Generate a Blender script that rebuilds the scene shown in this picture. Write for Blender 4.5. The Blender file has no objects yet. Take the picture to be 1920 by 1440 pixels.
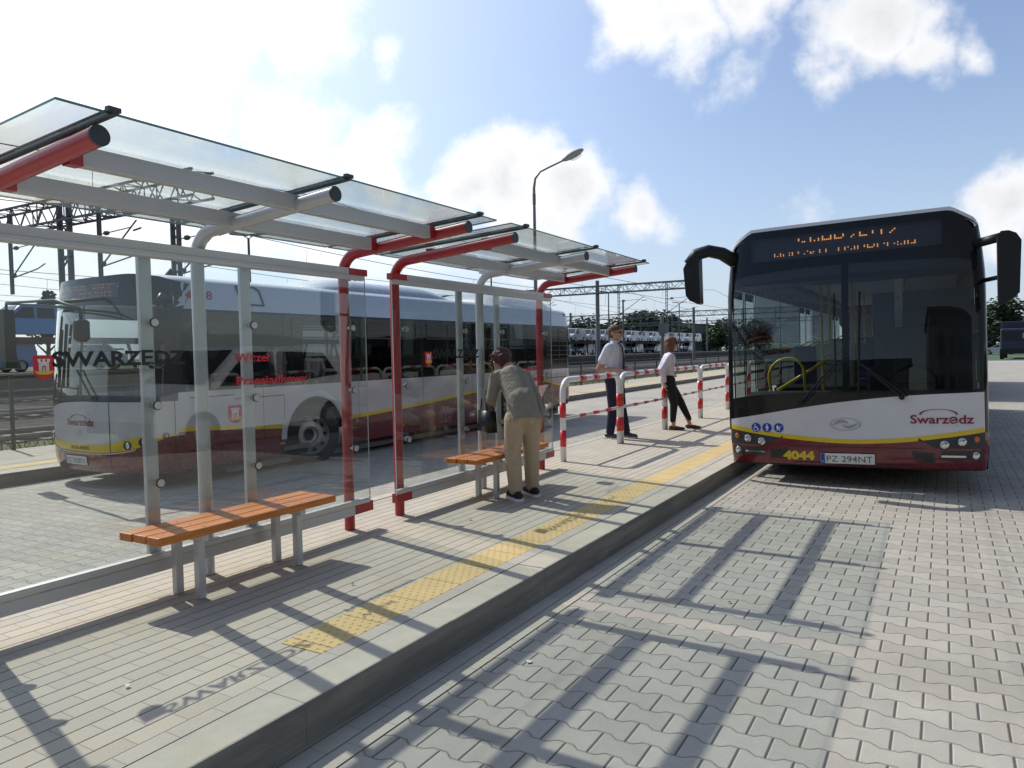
import bpy, bmesh, math, random
from mathutils import Vector, Matrix, noise
random.seed(7)
R=math.radians
S=bpy.context.scene
COL=S.collection

# ------------------------------------------------------------ camera
cd=bpy.data.cameras.new('camera'); cam=bpy.data.objects.new('camera',cd); COL.objects.link(cam); S.camera=cam
rgt=Vector((0.86210394,0.50642289,-0.01768202)); up=Vector((-0.00700034,0.04679339,0.99888006)); fw=Vector((-0.50668313,0.86101466,-0.0438859))
cam.matrix_world=Matrix(((rgt.x,up.x,-fw.x,0),(rgt.y,up.y,-fw.y,0),(rgt.z,up.z,-fw.z,1.533),(0,0,0,1)))
cd.sensor_fit='HORIZONTAL'; cd.sensor_width=36; cd.lens=36*1376.9/1920; cd.clip_start=.05; cd.clip_end=4000
S.view_settings.view_transform='Standard'; S.view_settings.look='None'; S.view_settings.exposure=-0.10; S.view_settings.gamma=1
S.render.engine='CYCLES'; S.cycles.max_bounces=10; S.cycles.transparent_max_bounces=24; S.cycles.caustics_reflective=False; S.cycles.caustics_refractive=False

# ------------------------------------------------------------ sun and sky
SUNV=Vector((-.955,.235,1.0)).normalized()
sd=bpy.data.lights.new('sun','SUN'); sd.energy=4.75; sd.angle=R(.53); sd.color=(1,.945,.86)
sun=bpy.data.objects.new('sun',sd); COL.objects.link(sun); sun.rotation_euler=SUNV.to_track_quat('Z','Y').to_euler()
W=bpy.data.worlds.new('World'); S.world=W; W.use_nodes=True
nt=W.node_tree; nt.nodes.clear()
def wn(t,**k):
    n=nt.nodes.new(t)
    for a,b in k.items(): setattr(n,a,b)
    return n
def raydir(px,py):
    v=fw*1376.9+rgt*(px-960)-up*(py-720); return v.normalized()
sky=wn('ShaderNodeTexSky',sky_type='NISHITA',sun_disc=False)
sky.sun_elevation=math.asin(SUNV.z); sky.sun_rotation=math.atan2(SUNV.x,SUNV.y); sky.air_density=1.0; sky.dust_density=1.0; sky.ozone_density=1.4; sky.altitude=80
tc=wn('ShaderNodeTexCoord')
def vmath(op,a,b=None,out=0):
    n=wn('ShaderNodeVectorMath',operation=op)
    nt.links.new(a,n.inputs[0])
    if b is not None:
        if isinstance(b,(tuple,Vector)): n.inputs[1].default_value=b
        else: nt.links.new(b,n.inputs[1])
    return n.outputs[out]
def m2(op,a,b,clamp=False,c=None):
    n=wn('ShaderNodeMath',operation=op); n.use_clamp=clamp
    for i,v in enumerate((a,b,c)):
        if v is None: continue
        if isinstance(v,(int,float)): n.inputs[i].default_value=v
        else: nt.links.new(v,n.inputs[i])
    return n.outputs[0]
n1=wn('ShaderNodeTexNoise'); n1.inputs['Scale'].default_value=9; n1.inputs['Detail'].default_value=12; n1.inputs['Roughness'].default_value=.66
nt.links.new(tc.outputs['Generated'],n1.inputs['Vector'])
# warp of the direction so that the cloud outlines billow
n2=wn('ShaderNodeTexNoise'); n2.inputs['Scale'].default_value=12; n2.inputs['Detail'].default_value=5
nt.links.new(tc.outputs['Generated'],n2.inputs['Vector'])
wv=vmath('SUBTRACT',n2.outputs['Color'],(.5,.5,.5)); ws=wn('ShaderNodeVectorMath',operation='SCALE'); nt.links.new(wv,ws.inputs[0]); ws.inputs['Scale'].default_value=.10
dirw=vmath('ADD',tc.outputs['Generated'],ws.outputs[0])
blobs=[(1185,10,95,.95),(1280,45,95,.95),(1400,10,100,.8),(1480,-20,70,.7),(1625,65,100,.95),(1550,140,65,.7),(1715,75,75,.85),(1820,95,40,.55),
 (960,335,105,1.05),(1060,335,85,1.05),(880,350,80,1),(1195,400,65,.75),(1240,430,60,.5),(1010,430,120,.75),(700,330,100,.85),(560,280,120,.8),(560,0,130,.8),
 (420,400,150,.8),(240,420,170,.8),(60,330,170,.8),(240,80,230,.75),(120,520,200,.6),(600,470,110,.6),(740,105,34,.5),(1370,160,70,.42),(1880,400,85,.8),(1950,380,80,.8),(1530,405,50,.2),(1120,580,90,.25),
 (800,420,120,.7),(-200,200,300,1),(-300,500,300,1)]
acc=None
for px,py,r,s in blobs:
    c=raydir(px,py); q=(fw.dot(c))
    d=vmath('DISTANCE',dirw,tuple(c),out=1)
    rr=r/1376.9*q*1.48
    t=m2('MULTIPLY_ADD',d,-1.0/rr,c=1.0); t=m2('MULTIPLY',t,s)
    acc=t if acc is None else m2('MAXIMUM',acc,t)
nz=m2('SUBTRACT',n1.outputs['Fac'],.5)
acc=m2('MAXIMUM',acc,-.25)
msk=m2('MULTIPLY_ADD',nz,1.15,c=acc)
mr=wn('ShaderNodeMapRange',interpolation_type='SMOOTHSTEP'); mr.inputs['From Min'].default_value=.15; mr.inputs['From Max'].default_value=.64
nt.links.new(msk,mr.inputs['Value'])
# thickness makes grey undersides
sh=wn('ShaderNodeMapRange'); sh.inputs['From Min'].default_value=.5; sh.inputs['From Max'].default_value=1.15; sh.inputs['To Min'].default_value=1.06; sh.inputs['To Max'].default_value=.80
n3=wn('ShaderNodeTexNoise'); n3.inputs['Scale'].default_value=16; n3.inputs['Detail'].default_value=6; nt.links.new(vmath('ADD',tc.outputs['Generated'],(.0,.0,.03)),n3.inputs['Vector'])
nt.links.new(m2('MULTIPLY_ADD',m2('SUBTRACT',n3.outputs['Fac'],.5),.9,c=msk),sh.inputs['Value'])
# aureole round the sun seen through thin haze
dsun=vmath('DISTANCE',tc.outputs['Generated'],tuple(SUNV),out=1)
aur=wn('ShaderNodeMapRange',interpolation_type='SMOOTHERSTEP'); aur.inputs['From Min'].default_value=1.15; aur.inputs['From Max'].default_value=.3
aur.inputs['To Min'].default_value=0; aur.inputs['To Max'].default_value=1
nt.links.new(dsun,aur.inputs['Value'])
cc=wn('ShaderNodeCombineColor'); 
cl=wn('ShaderNodeVectorMath',operation='SCALE'); cl.inputs[0].default_value=(10.2,10.3,10.6); nt.links.new(sh.outputs[0],cl.inputs['Scale'])
SKYS=wn('ShaderNodeVectorMath',operation='MULTIPLY'); nt.links.new(sky.outputs[0],SKYS.inputs[0]); SKYS.inputs[1].default_value=(1.42,1.49,1.64)
sxyz=wn('ShaderNodeSeparateXYZ'); nt.links.new(tc.outputs['Generated'],sxyz.inputs[0])
hz=m2('POWER',2.718,m2('MULTIPLY',m2('MAXIMUM',sxyz.outputs[2],0.0),-5.5)); hz=m2('MULTIPLY',hz,.96)
tow=wn('ShaderNodeMapRange',interpolation_type='SMOOTHSTEP'); tow.inputs['From Min'].default_value=.75; tow.inputs['From Max'].default_value=-.15; tow.inputs['To Min'].default_value=.12; tow.inputs['To Max'].default_value=1.0; nt.links.new(vmath('DOT_PRODUCT',tc.outputs['Generated'],(.86,-.5,0),out=1),tow.inputs['Value']); hz=m2('MULTIPLY',hz,tow.outputs[0])  # haze dimmed on the unseen side away from the sun to cut fill
hm=wn('ShaderNodeMix',data_type='RGBA'); nt.links.new(hz,hm.inputs[0]); nt.links.new(SKYS.outputs[0],hm.inputs[6]); hm.inputs[7].default_value=(6.6,7.6,9.0,1)
bh=wn('ShaderNodeMapRange',interpolation_type='SMOOTHSTEP'); bh.inputs['From Min'].default_value=.15; bh.inputs['From Max'].default_value=.75; bh.inputs['To Max'].default_value=.75; nt.links.new(vmath('DOT_PRODUCT',tc.outputs['Generated'],(.86,-.5,0),out=1),bh.inputs['Value'])
hb=wn('ShaderNodeMix',data_type='RGBA'); nt.links.new(bh.outputs[0],hb.inputs[0]); nt.links.new(hm.outputs[2],hb.inputs[6]); hb.inputs[7].default_value=(2.6,2.55,2.5,1)  # unseen sky behind the camera greyed and dimmed to neutralise the fill
mx=wn('ShaderNodeMix',data_type='RGBA'); nt.links.new(mr.outputs[0],mx.inputs[0]); nt.links.new(hb.outputs[2],mx.inputs[6]); nt.links.new(cl.outputs[0],mx.inputs[7])
au=wn('ShaderNodeVectorMath',operation='SCALE'); au.inputs[0].default_value=(4.5,4.5,4.4); nt.links.new(aur.outputs[0],au.inputs['Scale'])
ad=wn('ShaderNodeVectorMath',operation='ADD'); nt.links.new(mx.outputs[2],ad.inputs[0]); nt.links.new(au.outputs[0],ad.inputs[1])
bg=wn('ShaderNodeBackground'); bg.inputs['Strength'].default_value=.098; nt.links.new(ad.outputs[0],bg.inputs['Color'])
wo=wn('ShaderNodeOutputWorld'); nt.links.new(bg.outputs[0],wo.inputs['Surface'])

# ------------------------------------------------------------ materials
MATS={}
class NB:
    def __init__(s,m): s.t=m.node_tree; s.N=s.t.nodes; s.L=s.t.links
    def n(s,t,**k):
        x=s.N.new(t)
        for a,b in k.items(): setattr(x,a,b)
        return x
    def m(s,op,a,b=None,c=None,clamp=False):
        x=s.N.new('ShaderNodeMath'); x.operation=op; x.use_clamp=clamp
        for i,v in enumerate((a,b,c)):
            if v is None: continue
            if isinstance(v,(int,float)): x.inputs[i].default_value=v
            else: s.L.new(v,x.inputs[i])
        return x.outputs[0]
    def noise(s,vec,scale,detail=4,rough=.55,out='Fac'):
        x=s.N.new('ShaderNodeTexNoise'); x.inputs['Scale'].default_value=scale; x.inputs['Detail'].default_value=detail; x.inputs['Roughness'].default_value=rough
        s.L.new(vec,x.inputs['Vector']); return x.outputs[out]
    def rng(s,v,a,b,c,d,smooth=False):
        x=s.N.new('ShaderNodeMapRange'); 
        if smooth: x.interpolation_type='SMOOTHSTEP'
        for i,q in zip((1,2,3,4),(a,b,c,d)): x.inputs[i].default_value=q
        s.L.new(v,x.inputs[0]); return x.outputs[0]
    def mix(s,f,a,b,blend='MIX'):
        x=s.N.new('ShaderNodeMix'); x.data_type='RGBA'; x.blend_type=blend
        for i,v in ((0,f),(6,a),(7,b)):
            if isinstance(v,(int,float)): x.inputs[i].default_value=v
            elif isinstance(v,tuple): x.inputs[i].default_value=(*v,1)
            else: s.L.new(v,x.inputs[i])
        return x.outputs[2]
    def scale(s,col,f):
        x=s.N.new('ShaderNodeVectorMath'); x.operation='SCALE'
        if isinstance(col,tuple): x.inputs[0].default_value=col
        else: s.L.new(col,x.inputs[0])
        if isinstance(f,(int,float)): x.inputs['Scale'].default_value=f
        else: s.L.new(f,x.inputs['Scale'])
        return x.outputs[0]
    def bump(s,h,dist,strength=1):
        x=s.N.new('ShaderNodeBump'); x.inputs['Distance'].default_value=dist; x.inputs['Strength'].default_value=strength
        s.L.new(h,x.inputs['Height']); return x.outputs[0]
def base(name):
    m=bpy.data.materials.new(name); m.use_nodes=True; b=m.node_tree.nodes['Principled BSDF']; return m,NB(m),b
def mat(name,col,rough=.5,metal=0,var=.08,vs=6.0,bump=0,bs=60,spec=.5,coat=0,emit=0):
    if name in MATS: return MATS[name]
    m,nb,b=base(name)
    tcn=nb.n('ShaderNodeTexCoord'); 
    f=nb.noise(tcn.outputs['Object'],vs,5)
    k=nb.rng(f,.3,.7,1-var,1+var)
    nb.L.new(nb.scale(col,k),b.inputs['Base Color'])
    f2=nb.noise(tcn.outputs['Object'],vs*3,3); nb.L.new(nb.rng(f2,.3,.7,max(0.02,rough-.02 if metal else rough-.04),min(1,rough+.02 if metal else rough+.05)),b.inputs['Roughness'])
    b.inputs['Metallic'].default_value=metal; b.inputs['Specular IOR Level'].default_value=spec; b.inputs['Coat Weight'].default_value=coat
    if bump: nb.L.new(nb.bump(nb.noise(tcn.outputs['Object'],bs,4),bump),b.inputs['Normal'])
    if emit:
        b.inputs['Emission Color'].default_value=(*col,1); b.inputs['Emission Strength'].default_value=emit
    MATS[name]=m; return m
def glassmat(name,tint=(.93,.97,.96),refl=1.0,ior=1.5,dirt=0.0,rough=0.0,glcol=(1,1,1),bumpy=0):
    if name in MATS: return MATS[name]
    m,nb,b=base(name); nb.N.remove(b); out=nb.N['Material Output']
    lw=nb.n('ShaderNodeLayerWeight'); lw.inputs['Blend'].default_value=.5
    r0=((ior-1)/(ior+1))**2; fro=nb.m('MULTIPLY_ADD',nb.m('POWER',lw.outputs['Facing'],5.0),1-r0,r0)
    tr=nb.n('ShaderNodeBsdfTransparent'); tr.inputs['Color'].default_value=(*tint,1)
    gl=nb.n('ShaderNodeBsdfGlossy'); gl.inputs['Roughness'].default_value=rough; gl.inputs['Color'].default_value=(*glcol,1)
    mx=nb.n('ShaderNodeMixShader'); nb.L.new(nb.m('MULTIPLY',fro,refl,clamp=True),mx.inputs[0]); nb.L.new(tr.outputs[0],mx.inputs[1]); nb.L.new(gl.outputs[0],mx.inputs[2])
    res=mx.outputs[0]
    tcn=nb.n('ShaderNodeTexCoord')
    if bumpy: 
        bb=nb.bump(nb.noise(tcn.outputs['Object'],1.3,2),bumpy); nb.L.new(bb,gl.inputs['Normal'])
    if dirt:
        df=nb.n('ShaderNodeBsdfDiffuse'); df.inputs['Color'].default_value=(.75,.77,.76,1)
        m3=nb.n('ShaderNodeMixShader'); f=nb.noise(tcn.outputs['Object'],2.2,6,.65)
        nb.L.new(nb.rng(f,.35,.75,dirt*.3,dirt),m3.inputs[0]); nb.L.new(res,m3.inputs[1]); nb.L.new(df.outputs[0],m3.inputs[2]); res=m3.outputs[0]
    nb.L.new(res,out.inputs['Surface']); MATS[name]=m; return m

def pavers_I(name,col,ox=.0353,oy=3.1367):
    """interlocking I-shaped concrete pavers, 20 cm long, rows every 14 cm"""
    m,nb,b=base(name); g=nb.n('ShaderNodeNewGeometry'); sp=nb.n('ShaderNodeSeparateXYZ'); nb.L.new(g.outputs['Position'],sp.inputs[0])
    X=nb.m('ADD',sp.outputs[0],-ox); Y=nb.m('ADD',sp.outputs[1],-oy)
    p=.1405
    v=nb.m('ADD',nb.m('DIVIDE',Y,p),.5)      # row index = floor
    s=nb.m('ROUND',v)                          # nearest boundary
    par=nb.m('SUBTRACT',nb.m('MULTIPLY',nb.m('FLOORED_MODULO',s,2),2),1)   # -1 / +1
    w=nb.m('COSINE',nb.m('MULTIPLY',X,2*math.pi/.2))
    w=nb.m('MINIMUM',nb.m('MAXIMUM',nb.m('MULTIPLY',w,1.9),-1),1)
    off=nb.m('MULTIPLY',nb.m('MULTIPLY',w,par),.095)
    d=nb.m('SUBTRACT',nb.m('SUBTRACT',v,s),off)
    row=nb.m('ADD',s,nb.m('SUBTRACT',nb.m('GREATER_THAN',d,0),1))
    dh=nb.m('MULTIPLY',nb.m('ABSOLUTE',d),p)
    u=nb.m('ADD',nb.m('DIVIDE',X,.2),nb.m('MULTIPLY',nb.m('FLOORED_MODULO',row,2),.5))
    ur=nb.m('ROUND',u); du=nb.m('MULTIPLY',nb.m('ABSOLUTE',nb.m('SUBTRACT',u,ur)),.2)
    cellu=nb.m('FLOOR',u)
    dist=nb.m('MINIMUM',dh,du)
    wn_=nb.n('ShaderNodeTexWhiteNoise',noise_dimensions='2D'); cv=nb.n('ShaderNodeCombineXYZ'); nb.L.new(cellu,cv.inputs[0]); nb.L.new(row,cv.inputs[1]); nb.L.new(cv.outputs[0],wn_.inputs['Vector'])
    rnd=wn_.outputs['Value']
    pos=g.outputs['Position']
    big=nb.noise(pos,.55,4); fine=nb.noise(pos,90,4,.7); mid=nb.noise(pos,9,4)
    k=nb.m('MULTIPLY',nb.rng(rnd,0,1,.90,1.08),nb.m('MULTIPLY',nb.rng(big,.3,.7,.90,1.08),nb.m('MULTIPLY',nb.rng(fine,.25,.75,.90,1.10),nb.rng(mid,.3,.7,.95,1.05))))
    tint=nb.mix(nb.rng(nb.noise(pos,1.7,3),.4,.65,0,.5),col,(col[0]*1.02,col[1]*.98,col[2]*.92))
    jm=nb.rng(dh,.0012,.0034,0,1,True); jv=nb.rng(du,.0022,.0048,0,1,True)
    brk=nb.rng(nb.noise(pos,14,3),.35,.6,.35,1)
    joint=nb.m('MINIMUM',nb.m('MAXIMUM',jm,nb.m('MULTIPLY',brk,.45)),jv)
    c2=nb.mix(joint,(.085,.08,.07),nb.scale(tint,k))
    # rubber film along the wheel tracks, patchy; pale sand swept into hollows
    for xc,wd in ((-1.55,.30),(.35,.34)):
        tr_=nb.m('SUBTRACT',1,nb.m('DIVIDE',nb.m('ABSOLUTE',nb.m('ADD',sp.outputs[0],-xc)),wd),clamp=True)
        mp=nb.n('ShaderNodeMapping'); mp.inputs['Scale'].default_value=(6,.35,1); nb.L.new(pos,mp.inputs['Vector'])
        c2=nb.mix(nb.m('MULTIPLY',nb.m('MULTIPLY',tr_,nb.rng(nb.noise(mp.outputs[0],1.6,5,.6),.35,.75,0,1)),.30),c2,(.10,.095,.09))
    c2=nb.mix(nb.rng(nb.noise(pos,.9,6,.7),.58,.72,0,.20),c2,(.38,.35,.29))
    # oil / dark spots
    sp2=nb.n('ShaderNodeTexVoronoi'); sp2.inputs['Scale'].default_value=1.1; nb.L.new(pos,sp2.inputs['Vector'])
    c2=nb.mix(nb.rng(sp2.outputs['Distance'],.012,.03,.5,0,True),c2,(.07,.07,.07))
    nb.L.new(c2,b.inputs['Base Color']); b.inputs['Roughness'].default_value=.82; b.inputs['Specular IOR Level'].default_value=.35
    hgt=nb.m('ADD',nb.m('MULTIPLY',nb.rng(dist,.001,.009,0,1,True),1),nb.m('MULTIPLY',fine,.10))
    hgt=nb.m('ADD',hgt,nb.m('MULTIPLY',nb.rng(rnd,0,1,0,1),.25))
    nb.L.new(nb.bump(hgt,.004),b.inputs['Normal']); MATS[name]=m; return m
def pavers_long(name,col,ox=-2.43,w=.1,l=.2,line=.0042,cross=.0016,warm=.25):
    m,nb,b=base(name); g=nb.n('ShaderNodeNewGeometry'); sp=nb.n('ShaderNodeSeparateXYZ'); pos=g.outputs['Position']; nb.L.new(pos,sp.inputs[0])
    u=nb.m('DIVIDE',nb.m('ADD',sp.outputs[0],-ox),w); cu=nb.m('FLOOR',u); du=nb.m('MULTIPLY',nb.m('ABSOLUTE',nb.m('SUBTRACT',u,nb.m('ROUND',u))),w)
    v=nb.m('ADD',nb.m('DIVIDE',sp.outputs[1],l),nb.m('MULTIPLY',nb.m('FLOORED_MODULO',cu,2),.5)); cvv=nb.m('FLOOR',v); dv=nb.m('MULTIPLY',nb.m('ABSOLUTE',nb.m('SUBTRACT',v,nb.m('ROUND',v))),l)
    wn_=nb.n('ShaderNodeTexWhiteNoise',noise_dimensions='2D'); cv=nb.n('ShaderNodeCombineXYZ'); nb.L.new(cu,cv.inputs[0]); nb.L.new(cvv,cv.inputs[1]); nb.L.new(cv.outputs[0],wn_.inputs['Vector']); rnd=wn_.outputs['Value']
    fine=nb.noise(pos,110,4,.7); big=nb.noise(pos,.8,4)
    k=nb.m('MULTIPLY',nb.rng(rnd,0,1,.94,1.05),nb.m('MULTIPLY',nb.rng(big,.3,.7,.93,1.06),nb.rng(fine,.25,.75,.9,1.1)))
    tint=nb.mix(nb.rng(nb.noise(pos,1.1,4),.38,.66,0,1),col,(col[0]*1.03,col[1]*.985,col[2]*(1-.4*warm)))
    tint=nb.mix(nb.rng(wn_.outputs['Color'],.75,.8,0,warm*.35),tint,(col[0]*1.05,col[1]*.96,col[2]*.84))
    ju=nb.rng(du,line*.45,line*1.1,0,1,True); jv=nb.rng(dv,cross*.4,cross*1.2,.45,1,True)
    c2=nb.mix(nb.m('MULTIPLY',ju,jv),(.13,.12,.105),nb.scale(tint,k))
    nb.L.new(c2,b.inputs['Base Color']); b.inputs['Roughness'].default_value=.85; b.inputs['Specular IOR Level'].default_value=.3
    hgt=nb.m('ADD',nb.m('MINIMUM',nb.rng(du,.001,.008,0,1,True),nb.rng(dv,.0005,.003,.55,1)),nb.m('MULTIPLY',fine,.1))
    nb.L.new(nb.bump(hgt,.0035),b.inputs['Normal']); MATS[name]=m; return m
def tactile(name,col,ox,pitch=.05):
    m,nb,b=base(name); g=nb.n('ShaderNodeNewGeometry'); sp=nb.n('ShaderNodeSeparateXYZ'); pos=g.outputs['Position']; nb.L.new(pos,sp.inputs[0])
    X=nb.m('ADD',sp.outputs[0],-ox)
    def cell(a,p,o=0): 
        q=nb.m('ADD',nb.m('DIVIDE',a,p),o); return nb.m('MULTIPLY',nb.m('SUBTRACT',nb.m('SUBTRACT',q,nb.m('FLOOR',q)),.5),p)
    iy=nb.m('FLOOR',nb.m('DIVIDE',sp.outputs[1],pitch*.9))
    a=cell(X,pitch,0); a2=nb.m('ADD',nb.m('DIVIDE',X,pitch),nb.m('MULTIPLY',nb.m('FLOORED_MODULO',iy,2),.5)); a2=nb.m('MULTIPLY',nb.m('SUBTRACT',nb.m('SUBTRACT',a2,nb.m('FLOOR',a2)),.5),pitch)
    c=cell(sp.outputs[1],pitch*.9)
    d=nb.m('SQRT',nb.m('ADD',nb.m('MULTIPLY',a2,a2),nb.m('MULTIPLY',c,c)))
    dome=nb.rng(d,.006,.0115,1,0,True)
    tj=nb.m('ABSOLUTE',cell(sp.outputs[1],.35,.5)); tj=nb.m('SUBTRACT',.175,nb.m('ABSOLUTE',cell(sp.outputs[1],.35)))
    jj=nb.rng(tj,.001,.004,0,1,True)
    fine=nb.noise(pos,120,4,.7); big=nb.noise(pos,1.5,5,.6)
    k=nb.m('MULTIPLY',nb.rng(big,.3,.7,.88,1.1),nb.rng(fine,.25,.75,.92,1.08))
    worn=nb.rng(nb.noise(pos,25,4),.4,.62,.0,.55)
    col2=nb.mix(nb.m('MULTIPLY',dome,worn),nb.scale(col,k),(.30,.22,.12))
    c2=nb.mix(jj,(.2,.15,.09),col2)
    nb.L.new(c2,b.inputs['Base Color']); b.inputs['Roughness'].default_value=.8
    nb.L.new(nb.bump(nb.m('ADD',dome,nb.m('ADD',nb.m('MULTIPLY',jj,.8),nb.m('MULTIPLY',fine,.1))),.005),b.inputs['Normal']); MATS[name]=m; return m
def concrete(name,col,rough=.85,scale=1.0,stain=.12,bump=.0015):
    m,nb,b=base(name); g=nb.n('ShaderNodeNewGeometry'); pos=g.outputs['Position']
    big=nb.noise(pos,1.3*scale,5,.6); fine=nb.noise(pos,140*scale,3,.7); mid=nb.noise(pos,12*scale,5,.6)
    k=nb.m('MULTIPLY',nb.rng(big,.3,.7,1-stain,1+stain*.7),nb.m('MULTIPLY',nb.rng(fine,.25,.75,.93,1.07),nb.rng(mid,.3,.7,.95,1.05)))
    c=nb.mix(nb.rng(nb.noise(pos,3*scale,4),.5,.7,0,.35),nb.scale(col,k),nb.scale((col[0]*1.0,col[1]*.95,col[2]*.82),k))
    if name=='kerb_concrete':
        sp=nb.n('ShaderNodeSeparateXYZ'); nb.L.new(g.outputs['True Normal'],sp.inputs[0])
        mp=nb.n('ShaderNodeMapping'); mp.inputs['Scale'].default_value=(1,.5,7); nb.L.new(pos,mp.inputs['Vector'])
        c=nb.mix(nb.m('MULTIPLY',nb.rng(nb.m('ABSOLUTE',sp.outputs[0]),.6,.9,0,1),nb.rng(nb.noise(mp.outputs[0],2.5,6,.65),.25,.6,.35,.8)),c,(.13,.125,.12))  # upright faces darkened in the colour to deepen their shade, streaked as tyre scuffs
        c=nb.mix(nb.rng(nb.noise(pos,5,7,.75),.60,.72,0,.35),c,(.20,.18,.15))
    v=nb.n('ShaderNodeTexVoronoi'); v.inputs['Scale'].default_value=28*scale; nb.L.new(pos,v.inputs['Vector'])
    c=nb.mix(nb.rng(v.outputs['Distance'],.05,.09,.5,0,True),c,nb.scale((col[0]*.6,col[1]*.6,col[2]*.6),1.0))
    nb.L.new(c,b.inputs['Base Color']); b.inputs['Roughness'].default_value=rough; b.inputs['Specular IOR Level'].default_value=.3
    nb.L.new(nb.bump(nb.m('ADD',fine,mid),bump),b.inputs['Normal']); MATS[name]=m; return m
def groundmat(name,c1,c2,scale,bump=.03,c3=None,bs=None):
    m,nb,b=base(name); g=nb.n('ShaderNodeNewGeometry'); pos=g.outputs['Position']
    a=nb.noise(pos,scale,6,.65); f=nb.noise(pos,bs or scale*12,5,.7)
    c=nb.mix(nb.rng(a,.38,.62,0,1),c1,c2); c=nb.scale(c,nb.rng(f,.25,.75,.6,1.4))
    if c3: c=nb.mix(nb.rng(nb.noise(pos,scale*.3,4),.5,.62,0,1),c,c3)
    nb.L.new(c,b.inputs['Base Color']); b.inputs['Roughness'].default_value=.95; b.inputs['Specular IOR Level'].default_value=.15
    nb.L.new(nb.bump(f,bump),b.inputs['Normal']); MATS[name]=m; return m
def woodmat(name,col,ax='y'):
    m,nb,b=base(name); tcn=nb.n('ShaderNodeTexCoord'); mp=nb.n('ShaderNodeMapping'); mp.inputs['Scale'].default_value=(30,1.2,30); nb.L.new(tcn.outputs['Object'],mp.inputs['Vector'])
    f=nb.noise(mp.outputs[0],1.5,6,.65); f2=nb.noise(mp.outputs[0],6,3)
    c=nb.mix(nb.rng(f,.35,.65,0,1),(col[0]*.72,col[1]*.62,col[2]*.5),(col[0]*1.15,col[1]*1.15,col[2]*1.1)); c=nb.scale(c,nb.rng(f2,.3,.7,.92,1.08))
    nb.L.new(c,b.inputs['Base Color']); b.inputs['Roughness'].default_value=.42; b.inputs['Coat Weight'].default_value=.15
    nb.L.new(nb.bump(f2,.0008),b.inputs['Normal']); MATS[name]=m; return m

# ------------------------------------------------------------ object helpers
OFF={}
def root_off(p):
    while p is not None:
        if p.name in OFF: return OFF[p.name]
        p=p.parent
    return None
def mk(name,bm,m,parent=None,smooth=False,label=None,cat=None,group=None,kind=None,auto=None):
    me=bpy.data.meshes.new(name)
    o_=root_off(parent) if parent else None
    if o_ is not None: bmesh.ops.translate(bm,vec=-Vector(o_),verts=bm.verts)
    bmesh.ops.remove_doubles(bm,verts=bm.verts,dist=1e-5)
    bmesh.ops.recalc_face_normals(bm,faces=bm.faces)
    if smooth or auto:
        for f in bm.faces: f.smooth=True
    if auto:
        for e in bm.edges:
            if len(e.link_faces)==2 and e.calc_face_angle(0)>R(auto): e.smooth=False
    bm.to_mesh(me); bm.free()
    for q in (m if isinstance(m,(list,tuple)) else [m]): me.materials.append(q)
    o=bpy.data.objects.new(name,me); COL.objects.link(o)
    if parent: o.parent=parent
    tag(o,label,cat,group,kind); return o
def tag(o,label=None,cat=None,group=None,kind=None):
    if label: o['label']=label
    if cat: o['category']=cat
    if group: o['group']=group
    if kind: o['kind']=kind
def thing(name,label,cat,loc=(0,0,0),rz=0,group=None,world=True):
    o=bpy.data.objects.new(name,None); COL.objects.link(o); o.location=loc; o.rotation_euler=(0,0,rz); o.empty_display_size=.2
    tag(o,label,cat,group)
    if world: OFF[o.name]=Vector(loc)
    return o
def copy_tree(o,parent=None,loc=None,rz=None,label=None,mats=None):
    c=o.copy(); COL.objects.link(c); c.parent=parent
    if mats and c.type=='MESH' and c.data.materials and c.data.materials[0] and c.data.materials[0].name in mats:
        c.data=c.data.copy(); c.data.materials[0]=mats[c.data.materials[0].name]
    if loc is not None: c.location=loc
    if rz is not None: c.rotation_euler=(0,0,rz)
    if label: c['label']=label
    for ch in [x for x in bpy.data.objects if x.parent==o]: copy_tree(ch,c,mats=mats)
    return c
def B(): return bmesh.new()
def box(bm,c,s,rot=None,mi=0):
    M=Matrix.Translation(Vector(c))
    if rot is not None: M=M@(rot.to_4x4() if isinstance(rot,Matrix) else Matrix.Rotation(rot,4,'Z'))
    r=bmesh.ops.create_cube(bm,size=1,matrix=M@Matrix.Diagonal((*s,1)))
    if mi:
        for v in r['verts']:
            for f in v.link_faces: f.material_index=mi
    return r['verts']
def bev(bm,w=.004,seg=2):
    bmesh.ops.bevel(bm,geom=[e for e in bm.edges if len(e.link_faces)==2 and e.calc_face_angle(0)>R(40)],offset=w,segments=seg,affect='EDGES',profile=.5)
def beam(bm,p0,p1,w,h,upv=(0,0,1)):
    p0=Vector(p0);p1=Vector(p1);d=p1-p0;L=d.length;z=d.normalized();u=Vector(upv)
    x=z.cross(u)
    if x.length<1e-4: x=z.cross(Vector((0,1,0)))
    x.normalize();y=x.cross(z)
    M=Matrix((( x.x,y.x,z.x,0),(x.y,y.y,z.y,0),(x.z,y.z,z.z,0),(0,0,0,1)))
    return bmesh.ops.create_cube(bm,size=1,matrix=Matrix.Translation((p0+p1)/2)@M@Matrix.Diagonal((w,h,L,1)))['verts']
def cyl(bm,p0,p1,r0,r1=None,seg=16,caps=True):
    p0=Vector(p0);p1=Vector(p1);d=p1-p0;r1=r0 if r1 is None else r1
    M=Matrix.Translation((p0+p1)/2)@d.to_track_quat('Z','Y').to_matrix().to_4x4()
    return bmesh.ops.create_cone(bm,cap_ends=caps,segments=seg,radius1=r0,radius2=r1,depth=d.length,matrix=M)['verts']
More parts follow.
